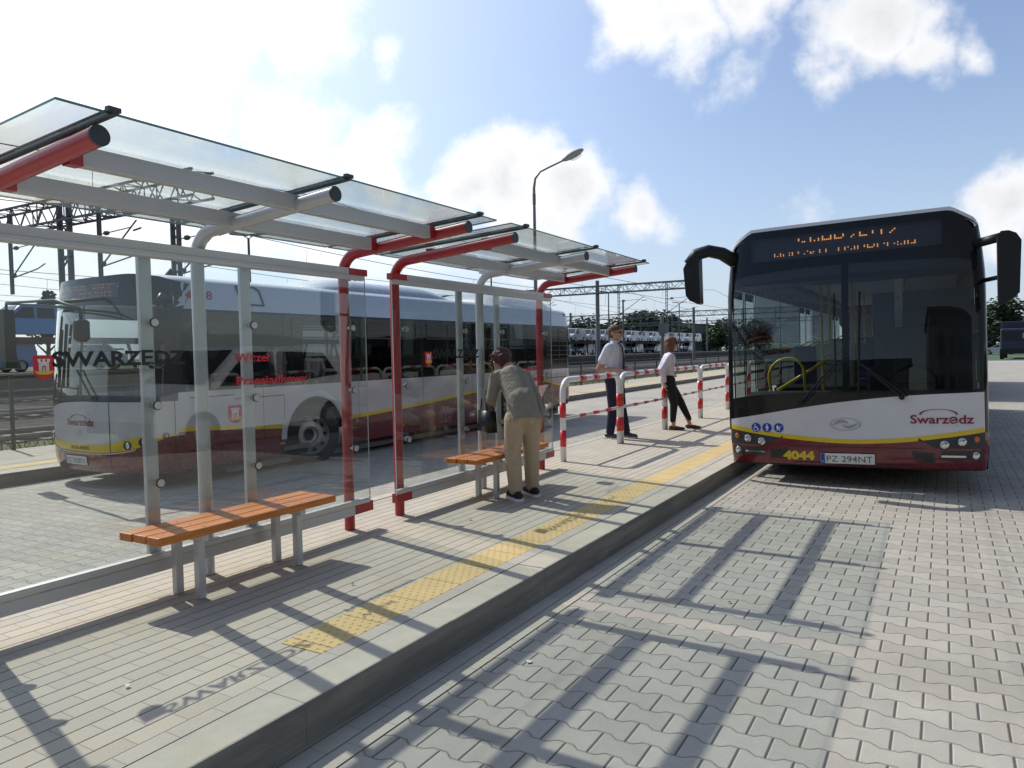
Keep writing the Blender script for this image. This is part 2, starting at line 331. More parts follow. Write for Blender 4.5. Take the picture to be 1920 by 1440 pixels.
def tube(bm,pts,r,seg=12,caps=True):
    pts=[Vector(p) for p in pts]; n=len(pts); rs=r if isinstance(r,(list,tuple)) else [r]*n
    rings=[];prev=None
    for i,p in enumerate(pts):
        t=(pts[min(i+1,n-1)]-pts[max(i-1,0)]).normalized()
        if prev is None:
            a=Vector((0,0,1)) if abs(t.z)<.9 else Vector((1,0,0)); x=t.cross(a).normalized()
        else: x=(prev-t*prev.dot(t)).normalized()
        prev=x;y=t.cross(x)
        rings.append([bm.verts.new(p+(x*math.cos(2*math.pi*k/seg)+y*math.sin(2*math.pi*k/seg))*rs[i]) for k in range(seg)])
    for a,b in zip(rings,rings[1:]):
        for k in range(seg): bm.faces.new((a[k],a[(k+1)%seg],b[(k+1)%seg],b[k]))
    if caps: bm.faces.new(rings[0][::-1]); bm.faces.new(rings[-1])
def arc(c,r,a0,a1,n,ax1,ax2):
    ax1=Vector(ax1);ax2=Vector(ax2);c=Vector(c)
    return [c+ax1*r*math.cos(a0+(a1-a0)*i/n)+ax2*r*math.sin(a0+(a1-a0)*i/n) for i in range(n+1)]
def ell(bm,c,r,seg=16,rot=None):
    M=Matrix.Translation(Vector(c))
    if rot is not None: M=M@rot.to_4x4()
    if not isinstance(r,(tuple,list)): r=(r,r,r)
    return bmesh.ops.create_uvsphere(bm,u_segments=seg,v_segments=max(6,seg//2),radius=1,matrix=M@Matrix.Diagonal((*r,1)))['verts']
def prism(bm,pts,lo,hi,f):
    """pts 2D, f(u,v,w)->xyz, w from lo to hi"""
    a=[bm.verts.new(f(u,v,lo)) for u,v in pts]; b=[bm.verts.new(f(u,v,hi)) for u,v in pts]; n=len(pts)
    bm.faces.new(a[::-1]); bm.faces.new(b)
    for i in range(n): bm.faces.new((a[i],a[(i+1)%n],b[(i+1)%n],b[i]))
def poly(bm,pts,f):
    return bm.faces.new([bm.verts.new(f(*p)) for p in pts])
def sheet(bm,x0,x1,y0,y1,z=0,nx=1,ny=1,zf=None):
    g=[[bm.verts.new((x0+(x1-x0)*i/nx,y0+(y1-y0)*j/ny,(zf(x0+(x1-x0)*i/nx) if zf else z))) for j in range(ny+1)] for i in range(nx+1)]
    for i in range(nx):
        for j in range(ny): bm.faces.new((g[i][j],g[i+1][j],g[i+1][j+1],g[i][j+1]))
def interp(tab):
    def f(x):
        if x<=tab[0][0]: return tab[0][1]
        for (a,b),(c,d) in zip(tab,tab[1:]):
            if x<=c:
                t=(x-a)/(c-a); return b+(d-b)*t
        return tab[-1][1]
    return f
def cinterp(tab):
    """smooth cubic interpolation through points"""
    def f(x):
        n=len(tab)
        if x<=tab[0][0]: return tab[0][1]
        if x>=tab[-1][0]: return tab[-1][1]
        for i in range(n-1):
            if x<=tab[i+1][0]:
                x0,y0=tab[i];x1,y1=tab[i+1];h=x1-x0
                m0=(tab[i+1][1]-tab[i-1][1])/(tab[i+1][0]-tab[i-1][0]) if i>0 else (y1-y0)/h
                m1=(tab[i+2][1]-tab[i][1])/(tab[i+2][0]-tab[i][0]) if i<n-2 else (y1-y0)/h
                t=(x-x0)/h;t2=t*t;t3=t2*t
                return (2*t3-3*t2+1)*y0+(t3-2*t2+t)*h*m0+(-2*t3+3*t2)*y1+(t3-t2)*h*m1
    return f
def text2d(s,size,off=0,align='LEFT',space=1.0):
    cu=bpy.data.curves.new('t','FONT'); cu.body=s; cu.size=size; cu.offset=off; cu.align_x=align; cu.space_character=space; cu.resolution_u=3
    o=bpy.data.objects.new('t',cu); COL.objects.link(o); dg=bpy.context.evaluated_depsgraph_get(); dg.update()
    me=bpy.data.meshes.new_from_object(o.evaluated_get(dg)); vs=[(v.co.x,v.co.y) for v in me.vertices]; fs=[list(p.vertices) for p in me.polygons]
    bpy.data.objects.remove(o); bpy.data.curves.remove(cu); bpy.data.meshes.remove(me); return vs,fs
def add2d(bm,vf,f,mi=0):
    vs,fs=vf; vv=[bm.verts.new(f(x,y)) for x,y in vs]
    for q in fs:
        try: bm.faces.new([vv[i] for i in q]).material_index=mi
        except ValueError: pass
def text_fit(s,x0,x1,z0,h,f,bm,off=.01,mi=0):
    """text fitted to the width x0..x1 with cap height h at baseline z0"""
    vs,fs=text2d(s,1,off); a=min(v[0] for v in vs);b=max(v[0] for v in vs)
    cap=.73
    add2d(bm,([(x0+(x-a)/(b-a)*(x1-x0),z0+y/cap*h) for x,y in vs],fs),f,mi)
def disc2d(cx,cz,rx,rz,n=28,inner=0):
    if not inner:
        return [(cx,cz)]+[(cx+rx*math.cos(2*math.pi*k/n),cz+rz*math.sin(2*math.pi*k/n)) for k in range(n)],[[0,1+k,1+(k+1)%n] for k in range(n)]
    vs=[(cx+rx*math.cos(2*math.pi*k/n),cz+rz*math.sin(2*math.pi*k/n)) for k in range(n)]+[(cx+rx*inner*math.cos(2*math.pi*k/n),cz+rz*inner*math.sin(2*math.pi*k/n)) for k in range(n)]
    return vs,[[k,(k+1)%n,n+(k+1)%n,n+k] for k in range(n)]
def stroke2d(pts,w):
    """polyline with width as quads"""
    vs=[];fs=[]
    for i,(x,y) in enumerate(pts):
        a=pts[max(i-1,0)];b=pts[min(i+1,len(pts)-1)];dx,dy=b[0]-a[0],b[1]-a[1];l=math.hypot(dx,dy) or 1
        ww=w[i] if isinstance(w,(list,tuple)) else w
        vs+= [(x-dy/l*ww/2,y+dx/l*ww/2),(x+dy/l*ww/2,y-dx/l*ww/2)]
    for i in range(len(pts)-1): fs.append([2*i,2*i+1,2*i+3,2*i+2])
    return vs,fs
def struct(name,bm,m,**k): return mk(name,bm,m,kind='structure',**k)

# ============================================================ setting
HP=.176; XK=-2.1375; XB=-4.66; ZL=-.13; XF=-10.65; ZF=.046
M_road=pavers_I('road_pavers',(.355,.338,.295))
M_lane=pavers_I('lane_pavers',(.355,.338,.295),ox=.02,oy=.05)
M_brick=pavers_long('platform_pavers',(.425,.395,.335))
M_edge=pavers_long('edge_pavers',(.415,.39,.34),ox=-2.43,warm=.15)
M_gut=pavers_long('gutter_pavers',(.40,.385,.35),ox=XK+.01,w=.1,l=.2,line=.0035,warm=.5)
M_tact=tactile('tactile_yellow',(.55,.405,.175),-2.69)
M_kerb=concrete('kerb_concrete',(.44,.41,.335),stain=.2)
M_conc=concrete('grey_concrete',(.34,.33,.31),stain=.2)
b=B(); sheet(b,XK-.05,60,-60,66,0,8,12); struct('road',b,M_road)
b=B(); sheet(b,XK-.02,XK+.205,-60,66,.004); struct('gutter',b,M_gut)
b=B(); sheet(b,XF-.2,XB+.02,-60,66,0,6,1,zf=lambda x:ZL+(x-XF)/(XB-XF)*(0-ZL)); struct('bus_lane',b,M_lane)
# platform island
b=B(); box(b,((XB+XK)/2-.1,3,(HP-.0015-.3)/2),(XK-XB-.22,126,HP-.0015+.3)); struct('platform',b,M_brick)
b=B(); sheet(b,-2.432,-2.341,-60,66,HP+.001); struct('platform_edge_strip',b,M_edge)
b=B(); sheet(b,-2.347,-2.329,-60,66,HP-.0005); struct('platform_joint',b,mat('joint_dark',(.03,.03,.03),.9))
b=B(); sheet(b,-2.695,-2.43,2.38,64,HP+.0015); struct('tactile_strip',b,M_tact)
def kerb(name,x0,x1,ztop,zbot,y0,y1,out,L=1.0,cut=.009):
    b=B(); y=y0
    while y<y1:
        dz=random.uniform(-.002,.002); dx=random.uniform(-.002,.002)
        prof=[(x0,zbot),(x0,ztop),(x1-cut*out,ztop),(x1-cut*.3*out,ztop-cut*.3),(x1,ztop-cut),(x1+.006*out,zbot)]
        prism(b,[(u+dx,v+dz) for u,v in prof],y+.0018,y+L-.0018,lambda u,v,w:(u,w,v)); y+=L
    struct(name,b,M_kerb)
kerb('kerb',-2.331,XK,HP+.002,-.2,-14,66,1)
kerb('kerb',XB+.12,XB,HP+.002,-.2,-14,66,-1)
# far platform
b=B(); box(b,((XF-13.6)/2,3,ZF-.15),(13.6+XF-.3+.0,126,.3-.002)); struct('far_platform',b,M_brick)
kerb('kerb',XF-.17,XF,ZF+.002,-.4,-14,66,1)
b=B(); sheet(b,-11.42,-11.08,-60,64,ZF+.003); struct('tactile_strip',b,M_tact)
# terrain
M_grass=groundmat('grass_ground',(.07,.095,.03),(.13,.13,.06),1.2,.03,(.17,.15,.10))
M_ballast=groundmat('ballast',(.05,.045,.038),(.085,.075,.062),2.0,.06,(.045,.042,.04),bs=16)
M_field=groundmat('far_field',(.06,.10,.055),(.08,.12,.06),.2,.02)
b=B(); sheet(b,-1500,1500,-1500,1500,-.35); struct('ground',b,groundmat('far_ground',(.10,.11,.06),(.14,.13,.08),.05,.03))
b=B(); sheet(b,-15.1,-13.5,-60,300,-.02,1,1); struct('verge',b,M_grass)
b=B(); sheet(b,-33,-15.1,-80,420,-.06,1,1); struct('track_bed',b,M_ballast)
b=B(); sheet(b,-95,-37,-80,420,-.06,1,1); struct('track_bed',b,M_ballast)
b=B(); sheet(b,-13.5,400,66,78,-.01); struct('road',b,concrete('far_asphalt',(.30,.295,.28),stain=.1))
b=B(); sheet(b,-13.5,400,78,600,-.012); struct('field',b,M_field)
M_wline=mat('road_paint_white',(.75,.75,.73),.7,var=.05)
for y in (70.4,73.5):
    b=B(); sheet(b,1,60,y,y+.55,-.004); struct('road_marking',b,M_wline)
for y in (86,100): 
    b=B(); sheet(b,3,70,y,y+.35,-.006); struct('road_marking',b,M_wline)

# weeds and grass blades along the verge and between the pavers' edge
b=B()
for i in range(5200):
    y=random.uniform(2,60)**1.0; x=random.choice([random.gauss(-13.75,.12),random.uniform(-15.0,-13.65)]); h=random.uniform(.04,.16)*(1 if x<-13.9 else .7)
    a=random.uniform(0,6.28); w=.012; dx,dy=math.cos(a)*w,math.sin(a)*w; lx,ly=random.gauss(0,.04),random.gauss(0,.04)
    p=[(x-dx,y-dy,-.02),(x+dx,y+dy,-.02),(x+lx,y+ly,h)]
    b.faces.new([b.verts.new(q) for q in p])
mk('grass',b,mat('grass_blade',(.12,.16,.045),.8,var=.4,vs=.8),label='strip of short weedy grass between far platform and tracks',cat='grass',kind='stuff')

# ============================================================ shelter
M_red=mat('red_paint',(.37,.018,.025),.38,var=.06,coat=.25)
M_sil=mat('silver_paint',(.50,.51,.52),.34,metal=.15,var=.03,coat=.2)
M_alu=mat('aluminium',(.55,.55,.54),.38,metal=.4,var=.03)
M_rub=mat('black_rubber',(.02,.021,.022),.6)
M_cap=mat('dark_end_cap',(.045,.05,.055),.5)
M_steel=mat('stainless_steel',(.50,.49,.46),.35,metal=.9,var=.05)
G_wall=glassmat('shelter_glass',(.915,.945,.935),refl=1.3,dirt=.006,bumpy=.0006)
G_roof=glassmat('roof_glass',(.90,.94,.93),refl=1.1,dirt=.045)
G_edge=mat('glass_edge',(.10,.22,.20),.15,var=.02)
M_blk=mat('black_sticker',(.012,.012,.013),.45)
M_redst=mat('red_sticker',(.62,.02,.035),.45)
M_yelst=mat('yellow_sticker',(.72,.55,.05),.45)
M_whst=mat('white_sticker',(.78,.78,.77),.45)

def crest(x0,x1,z0,z1,f,parent,name='coat_of_arms'):
    """red shield, white three-merlon tower with a figure in the gate, yellow bank"""
    b=B(); w=x1-x0;h=z1-z0
    P=lambda u,v,l=0:f(x0+u*w,z0+v*h,l)
    sh_=[(0,1),(0,.38)]+[(.5-.5*math.cos(t*math.pi/12),.38-.38*math.sin(t*math.pi/12)) for t in range(1,12)]+[(1,.38),(1,1)]
    poly(b,sh_,lambda u,v:P(u,v)).material_index=0
    def q(pts,mi,l=.0009):
        g=poly(b,pts,lambda u,v:P(u,v,l)); g.material_index=mi
    q([(.26,.34),(.74,.34),(.74,.72),(.26,.72)],1)
    for u in (.22,.435,.65): 
        q([(u,.72),(u+.13,.72),(u+.13,.80),(u,.80)],1); q([(u-.015,.80),(u+.145,.80),(u+.145,.86),(u+.1,.83),(u+.065,.87),(u+.03,.83),(u-.015,.86)],1)
    for v in (.40,.46,.52,.58,.64): q([(.27,v),(.40,v),(.40,v+.008),(.27,v+.008)],3,.0014); q([(.60,v),(.73,v),(.73,v+.008),(.60,v+.008)],3,.0014)
    q([(.41,.34),(.59,.34),(.59,.52),(.5,.6),(.41,.52)],0,.0014)
    q([(.46,.34),(.54,.34),(.53,.45),(.5,.54),(.47,.45)],1,.0018)
    q([(.05,.36),(.2,.33),(.8,.33),(.95,.36),(.86,.24),(.72,.19),(.28,.19),(.14,.24)],2,.0016)
    return mk(name,b,[M_redst,M_whst,M_yelst,M_cap],parent)

def shelter(ys,skew,label,first,y_end_lo,y_end_hi,glass_lo,glass_hi,stiles,texts):
    xs=-3.97; yc=ys[1]
    rz=skew
    t=thing('bus_shelter',label,'bus shelter',(xs,yc,HP),group='glass bus shelters on the platform')
    xg=-3.882
    for i,y in enumerate(ys):
        m=M_red if i!=1 else M_sil
        b=B(); r=.040
        path=[(xs,y,HP),(xs,y,2.14)]+[Vector((xs+.16-.16*math.cos(a),y,2.14+.16*math.sin(a))) for a in [k*R(86)/8 for k in range(1,9)]]
        x0=path[-1][0]; path.append(Vector((-2.815,y,2.392)))
        tube(b,path,r,20)
        fr=mk('post',b,m,t,auto=40)
        b=B(); d=Vector((1,0,.0665)).normalized(); e=Vector((-2.815,y,2.392)); cyl(b,e,e+d*.012,r+.0015,seg=20); mk('end_cap',b,M_cap,fr)
        b=B(); beam(b,(-4.0,y,2.3735),(-2.70,y,2.4595),.022,.018); beam(b,(-4.0,y,2.389),(-2.70,y,2.4745),.034,.005); box(b,(-2.712,y,2.472),(.026,.05,.018))
        mk('glazing_bar',b,M_cap,fr)
    zb=lambda x:2.392+(x+2.815)*.0665
    for x in (-3.10,-3.63): 
        b=B(); beam(b,(x,ys[0]+.04,zb(x)-.0),(x,ys[2]-.04,zb(x)-.0),.055,.085); bev(b,.006); mk('purlin',b,M_sil,t)
    for x in (-3.10,-3.63):
        for i,sg in ((0,1),(2,-1)): 
            b=B(); beam(b,(x,ys[i]+sg*.03,zb(x)),(x,ys[i]+sg*.085,zb(x)),.059,.089); mk('purlin_bracket',b,M_red,t)
    # roof glass, two panes with a skirt beyond the end frames
    edges=[y_end_lo,ys[0],ys[1],ys[2],y_end_hi]
    for a,c in ((edges[0],edges[1]-.012),(edges[1]+.012,edges[2]-.012),(edges[2]+.012,edges[3]-.012),(edges[3]+.012,edges[4])):
        b=B(); z0=2.388;z1=2.463
        pts=[(-4.13,2.363),(-2.725,2.456),(-2.725,2.466),(-4.13,2.373)]
        prism(b,pts,a,c,lambda u,v,w:(u,w,v))
        b.faces.ensure_lookup_table()
        for f in b.faces:
            if max(e.calc_length() for e in f.edges)<1.5 and min(e.calc_length() for e in f.edges)<.02: f.material_index=1
        mk('roof_pane',b,[G_roof,G_edge],t)
    # rails carrying the wall glass
    for z,h,nm in ((2.163,.055,'top_rail'),(.345,.085,'bottom_rail')):
        b=B(); box(b,(-3.905,(y_end_lo+y_end_hi)/2+.0,z),(.05,glass_hi-glass_lo-.35,h)); bev(b,.004); ra=mk(nm,b,M_sil,t)
        b=B(); zz=z-.044 if z>1 else z+.052
        box(b,(-3.890,(glass_lo+glass_hi)/2,zz),(.045,glass_hi-glass_lo-.03,.036)); box(b,(-3.866,(glass_lo+glass_hi)/2,zz+(-.004 if z>1 else .004)),(.005,glass_hi-glass_lo-.03,.02)); bev(b,.003); mk('clamp_profile',b,M_alu,ra)
        for y in (glass_lo+.1,glass_hi-.07):
            b=B(); box(b,(-3.903,y,z),(.056,.20,h*.92)); bev(b,.003); mk('end_bracket',b,M_red,ra)
    # wall glass
    b=B(); box(b,(xg,(glass_lo+glass_hi)/2,1.25),(.010,glass_hi-glass_lo,1.76))
    b.faces.ensure_lookup_table()
    for f in b.faces:
        if abs(f.normal.x)<.5: f.material_index=1
    gl=mk('glass_wall',b,[G_wall,M_whst if False else G_edge2],t)
    for y in stiles:
        b=B(); box(b,(-3.945,y,1.255),(.03,.078,1.87)); bev(b,.004); mk('stile',b,M_sil,t)
    for y in list(stiles)+[ys[0]+.02,ys[2]-.02]:
        for z in (1.735,1.262,.815):
            b=B(); cyl(b,(-3.925,y+.01,z),(-3.890,y+.01,z),.012,seg=12); cyl(b,(-3.8765,y+.01,z),(-3.868,y+.01,z),.024,.022,seg=20); cyl(b,(-3.8935,y+.01,z),(-3.8875,y+.01,z),.024,seg=20); 
            o=mk('glass_fixing',b,[M_steel],t,auto=35)
            b=B(); cyl(b,(-3.8762,y+.01,z),(-3.8745,y+.01,z),.0275,seg=20); mk('gasket',b,M_rub,o)
    f=lambda y,z,l=0:(xg+.0062+l,y,z)
    for kind,*a in texts:
        if kind=='crest': crest(a[0],a[1],a[2],a[3],f,t)
        else:
            s,y0,y1,z0,h,mm=a; b=B(); text_fit(s,y0,y1,z0,h,lambda u,v:f(u,v),b,.032 if s.isupper() else .018); mk('lettering',b,mm,t)
    if skew:
        # the whole shelter stands slightly turned: turn about its middle post base
        t.rotation_euler=(0,0,skew)
    return t
G_edge2=mat('glass_edge_bright',(.55,.66,.64),.2,var=.02)
shelter((1.674,2.948,4.225),0,'nearest glass bus shelter, its pane lettered in black with a red shield, empty bench inside',1,1.47,4.46,1.42,4.365,(2.575,3.275),
  [('crest',1.928,2.030,1.438,1.557),('t','SWARZĘDZ',2.020,2.775,1.499,.078,M_blk),('t','Węzeł',3.135,3.405,1.500,.056,M_redst),('t','Przesiadkowy',3.135,3.735,1.353,.054,M_redst)])
shelter((4.808,6.136,7.421),.0155,'farther glass bus shelter, where a person in a grey jacket bends over the bench',0,4.60,7.62,4.66,7.54,(5.73,6.42),
  [('crest',5.085,5.190,1.425,1.545),('t','SWARZĘDZ',5.205,5.96,1.487,.078,M_blk),('crest',7.03,7.20,1.03,1.24),('t','Węzeł',6.32,6.59,1.49,.056,M_redst),('t','Przesiadkowy',6.72,7.1,1.32,.05,M_redst),])

# ============================================================ benches
M_wood=woodmat('bench_wood',(.60,.205,.03))
def bench(label,x0,x1,y0,y1,legs):
    zt=.588
    t=thing('bench',label,'bench',((x0+x1)/2,(y0+y1)/2,HP),group='slatted benches in the shelters')
    w=(x1-x0)
    for k in range(3):
        b=B(); sw=w/3-.008; box(b,(x0+w*(k+.5)/3,(y0+y1)/2,zt-.0225),(sw,y1-y0+(.0 if k else .012),.045)); bev(b,.006,3)
        s=mk('slat',b,M_wood,t)
        for y in legs:
            b=B(); cyl(b,(x0+w*(k+.5)/3+.01,y+.01,zt-.003),(x0+w*(k+.5)/3+.01,y+.01,zt+.003),.008,seg=12); mk('bolt',b,M_steel,s)
    for y in legs:
        b=B(); box(b,((x0+x1)/2,y,zt-.062),(w-.04,.045,.033)); mk('bearer',b,M_sil,t)
    for y in legs:
        for x in (x0+.075,x1-.075):
            b=B(); box(b,(x,y,(HP+zt-.08)/2+.001),(.045,.045,zt-.08-HP)); bev(b,.004); mk('leg',b,M_sil,t)
bench('long orange slatted bench standing empty in the nearest shelter',-3.875,-3.525,2.33,3.63,(2.62,3.345))
bench('orange slatted bench that the person in the grey jacket is bending over',-3.86,-3.51,5.36,6.70,(5.775,6.50))

# ============================================================ hooped barriers
M_bw=mat('barrier_white',(.74,.75,.76),.35,coat=.3,var=.04); M_br=mat('barrier_red',(.60,.022,.02),.4,coat=.2,var=.06)
def barrier(y0,y1,x0,x1,label):
    t=thing('hoop_barrier',label,'barrier',((x0+x1)/2,(y0+y1)/2,HP),group='red and white hooped barriers along the platform')
    P=lambda s,z:Vector((x0+(x1-x0)*(s-y0)/(y1-y0),s,z)); r=.037; zt=1.175; rr=.17
    b=B(); pts=[P(y0,HP),P(y0,zt-rr)]+[P(y0+rr-rr*math.cos(a),zt-rr+rr*math.sin(a)) for a in [k*R(90)/8 for k in range(1,9)]]+[P(y1-rr+rr*math.sin(a),zt-rr+rr*math.cos(a)) for a in [k*R(90)/8 for k in range(0,9)]]+[P(y1,HP)]
    tube(b,pts,r,18); hp=mk('hoop',b,M_bw,t,smooth=True)
    b=B(); tube(b,[P(y0,.70),P(y1,.70)],.022,12); rl=mk('mid_rail',b,M_bw,t,smooth=True)
    L=y1-y0
    for z0,z1 in ((.36,.56),(.715,.90)):
        for s in (y0,y1):
            b=B(); tube(b,[P(s,z0),P(s,z1)],r+.0018,18); mk('red_band',b,M_br,hp,smooth=True)
    for k in range(3):
        a=y0+L*(.25+.235*k)
        b=B(); tube(b,[P(a,zt),P(a+.19,zt)],r+.0018,18); mk('red_band',b,M_br,hp,smooth=True)
        b=B(); tube(b,[P(a,.70),P(a+.19,.70)],.0238,12); mk('red_band',b,M_br,rl,smooth=True)
ysb=[8.05,9.95,12.0,14.2,16.4,18.6,20.8,23.0]
xb=lambda y:-4.02-.012*(y-8)
wh=['nearest hooped barrier, left of the man in the white shirt','hooped barrier between the man in the white shirt and the woman','hooped barrier just beyond the woman leaning on its post','second hooped barrier beyond the woman, beside the bus front','hooped barrier seen past the bus front pillar, fifth from the shelters','hooped barrier partly hidden by the bus, sixth from the shelters','last but one hooped barrier, behind the bus','farthest hooped barrier, behind the bus']
for i in range(7): barrier(ysb[i]+(.038 if i else 0),ysb[i+1]-.038,xb(ysb[i]),xb(ysb[i+1]),wh[i])

# ============================================================ buses
M_bwhite=mat('bus_white',(.62,.62,.63),.22,var=.03,coat=.6)
M_bsilver=mat('bus_silver',(.46,.48,.50),.28,metal=.35,var=.03,coat=.5)
M_mar=mat('bus_maroon',(.15,.008,.018),.25,var=.05,coat=.6)
M_byel=mat('bus_yellow',(.70,.50,.01),.3,var=.03,coat=.5)
M_mask=mat('bus_black_gloss',(.007,.008,.010),.12,var=.05,spec=.35)
M_grey=mat('bus_dark_grey',(.035,.035,.04),.4,var=.05)
M_plas=mat('black_plastic',(.013,.014,.016),.5,var=.1,spec=.3)
M_tyre=mat('tyre_rubber',(.018,.018,.018),.8,var=.2)
M_rim=mat('wheel_rim',(.36,.36,.36),.4,metal=.5,var=.1)
M_dark=mat('underbody_dark',(.012,.012,.012),.8)
M_int=mat('interior_grey',(.16,.165,.17),.6)
M_intl=mat('interior_light',(.42,.43,.43),.6)
M_seat=mat('seat_fabric',(.035,.06,.13),.8,var=.3,vs=30)
M_hand=mat('yellow_handrail',(.72,.52,.02),.28,coat=.5)
M_lamp=mat('lamp_reflector',(.62,.64,.66),.12,metal=.9)
M_amb=mat('amber_lens',(.60,.16,.01),.2,coat=.4)
M_led=mat('led_amber',(1.0,.40,.10),.5,emit=1.5,var=0)
M_led2=mat('led_red_orange',(1.0,.28,.10),.5,emit=1.6,var=0)
M_scr=glassmat('display_glass',(.55,.56,.58),refl=1.0)
G_ws=glassmat('windscreen_glass',(.45,.51,.50),refl=1.15,bumpy=.002)
G_wsb=glassmat('windscreen_glass_reflective',(.36,.41,.40),refl=2.4,bumpy=.003)
G_side=glassmat('tinted_window_glass',(.085,.095,.095),refl=1.0,bumpy=.002)
G_side2=glassmat('side_window_glass',(.30,.335,.335),refl=1.3,bumpy=.002)
M_plate=mat('plate_white',(.72,.73,.72),.4); M_pblue=mat('plate_blue',(.01,.05,.35),.4)
M_maroontext=mat('maroon_sticker',(.26,.01,.04),.4); M_bluest=mat('blue_sticker',(.012,.045,.38),.4)
M_logo=mat('silver_emblem',(.36,.37,.38),.3,metal=.7)
M_seam=mat('panel_seam',(.02,.02,.02),.7)

FONT57={'A':"0E11111F111111",'B':"1E11111E11111E",'C':"0E11101010110E",'D':"1E11111111111E",'E':"1F10101E10101F",'F':"1F10101E101010",'G':"0E11101711110F",'H':"1111111F111111",'I':"0E04040404040E",'J':"0702020202120C",'K':"11121418141211",'L':"1010101010101F",'M':"111B1515111111",'N':"11191513111111",'O':"0E11111111110E",'P':"1E11111E101010",'R':"1E11111E141211",'S':"0F10100E01011E",'T':"1F040404040404",'U':"1111111111110E",'W':"11111115151B11",'Y':"11110A04040404",'Z':"1F01020408101F",' ':"00000000000000",'4':"02060A121F0202",'5':"1F101E0101110E",'1':"040C040404040E",'3':"1F02040201110E",'0':"0E11131519110E"}
class Bus:
    def __init__(s,name,label,loc,rz,tilt,L,n,Yd,H,seats=True):
        s.t=thing(name,label,'bus',loc,rz,group=None,world=False); s.t.rotation_euler=(0,tilt,rz)
        s.L=L; s.n=n; s.Yd=Yd; s.H=H; s.dy=0
    def hw(s,z):
        if z<.45: return 1.262+(z-.25)*.03
        if z<2.15: return 1.275
        d=(z-2.15)/(s.H-2.15)
        return 1.275-.075*d**1.4-.0*d
    def rake(s,z):
        return .0 if z<1.0 else .17*((z-1.0)/1.9)**1.5
    def F(s,x,z):
        h=s.hw(z); u=min(abs(x)/h,.99999)
        return s.Yd*(1-(1-u**s.n)**(1/s.n))+s.rake(z)+(.04*((.45-z)/.2)**2 if z<.45 else 0)
    def P(s,x,z,l=0):
        """front surface point, l = distance proud of it"""
        y=s.F(x,z); e=.01; dx=(s.F(x+e if abs(x+e)<s.hw(z) else x,z)-s.F(x-e if abs(x-e)<s.hw(z) else x,z))
        dx/= (2*e if abs(x)+e<s.hw(z) else e); dx=max(-6,min(6,dx))
        nx,ny=dx,-1.0; q=math.hypot(nx,ny)
        return (x+l*nx/q,y+l*ny/q,z)
    def front(s,b,xa,xc,lo,hi,l=0,nx=24,nz=8,mi=0):
        fl=lo if callable(lo) else (lambda x:lo); fh=hi if callable(hi) else (lambda x:hi)
        g=[]
        for i in range(nx+1):
            x=xa+(xc-xa)*i/nx; a=fl(x);c=fh(x)
            g.append([b.verts.new(s.P(max(-s.hw(a+(c-a)*j/nz)*.9999,min(s.hw(a+(c-a)*j/nz)*.9999,x)),a+(c-a)*j/nz,l)) for j in range(nz+1)])
        for i in range(nx):
            for j in range(nz):
                f=b.faces.new((g[i][j],g[i+1][j],g[i+1][j+1],g[i][j+1])); f.material_index=mi
    def side(s,b,sd,ya,yc,lo,hi,l=0,ny=40,nz=5,skip=None,mi=0):
        fl=lo if callable(lo) else (lambda x:lo); fh=hi if callable(hi) else (lambda x:hi)
        g=[]
        for i in range(ny+1):
            y=ya+(yc-ya)*i/ny; a=fl(y); c=max(fh(y),a)
            g.append([b.verts.new((sd*(s.sx(y+s.dy,a+(c-a)*j/nz)+l),y+s.dy,a+(c-a)*j/nz)) for j in range(nz+1)])
        for i in range(ny):
            for j in range(nz):
                try: f=b.faces.new((g[i][j],g[i+1][j],g[i+1][j+1],g[i][j+1])); f.material_index=mi
                except ValueError: pass
    def sx(s,y,z):
        """half width at depth y: follows the rounded front and rear"""
        h=s.hw(z); yy=y-s.rake(z)
        if yy<s.Yd:
            u=max(0,1-max(yy,0)/s.Yd); return h*(max(0,1-u**s.n))**(1/s.n)
        if y>s.L-.35:
            u=min(1,(y-(s.L-.35))/.35); return h*(1-.12*u**2.5)
        return h
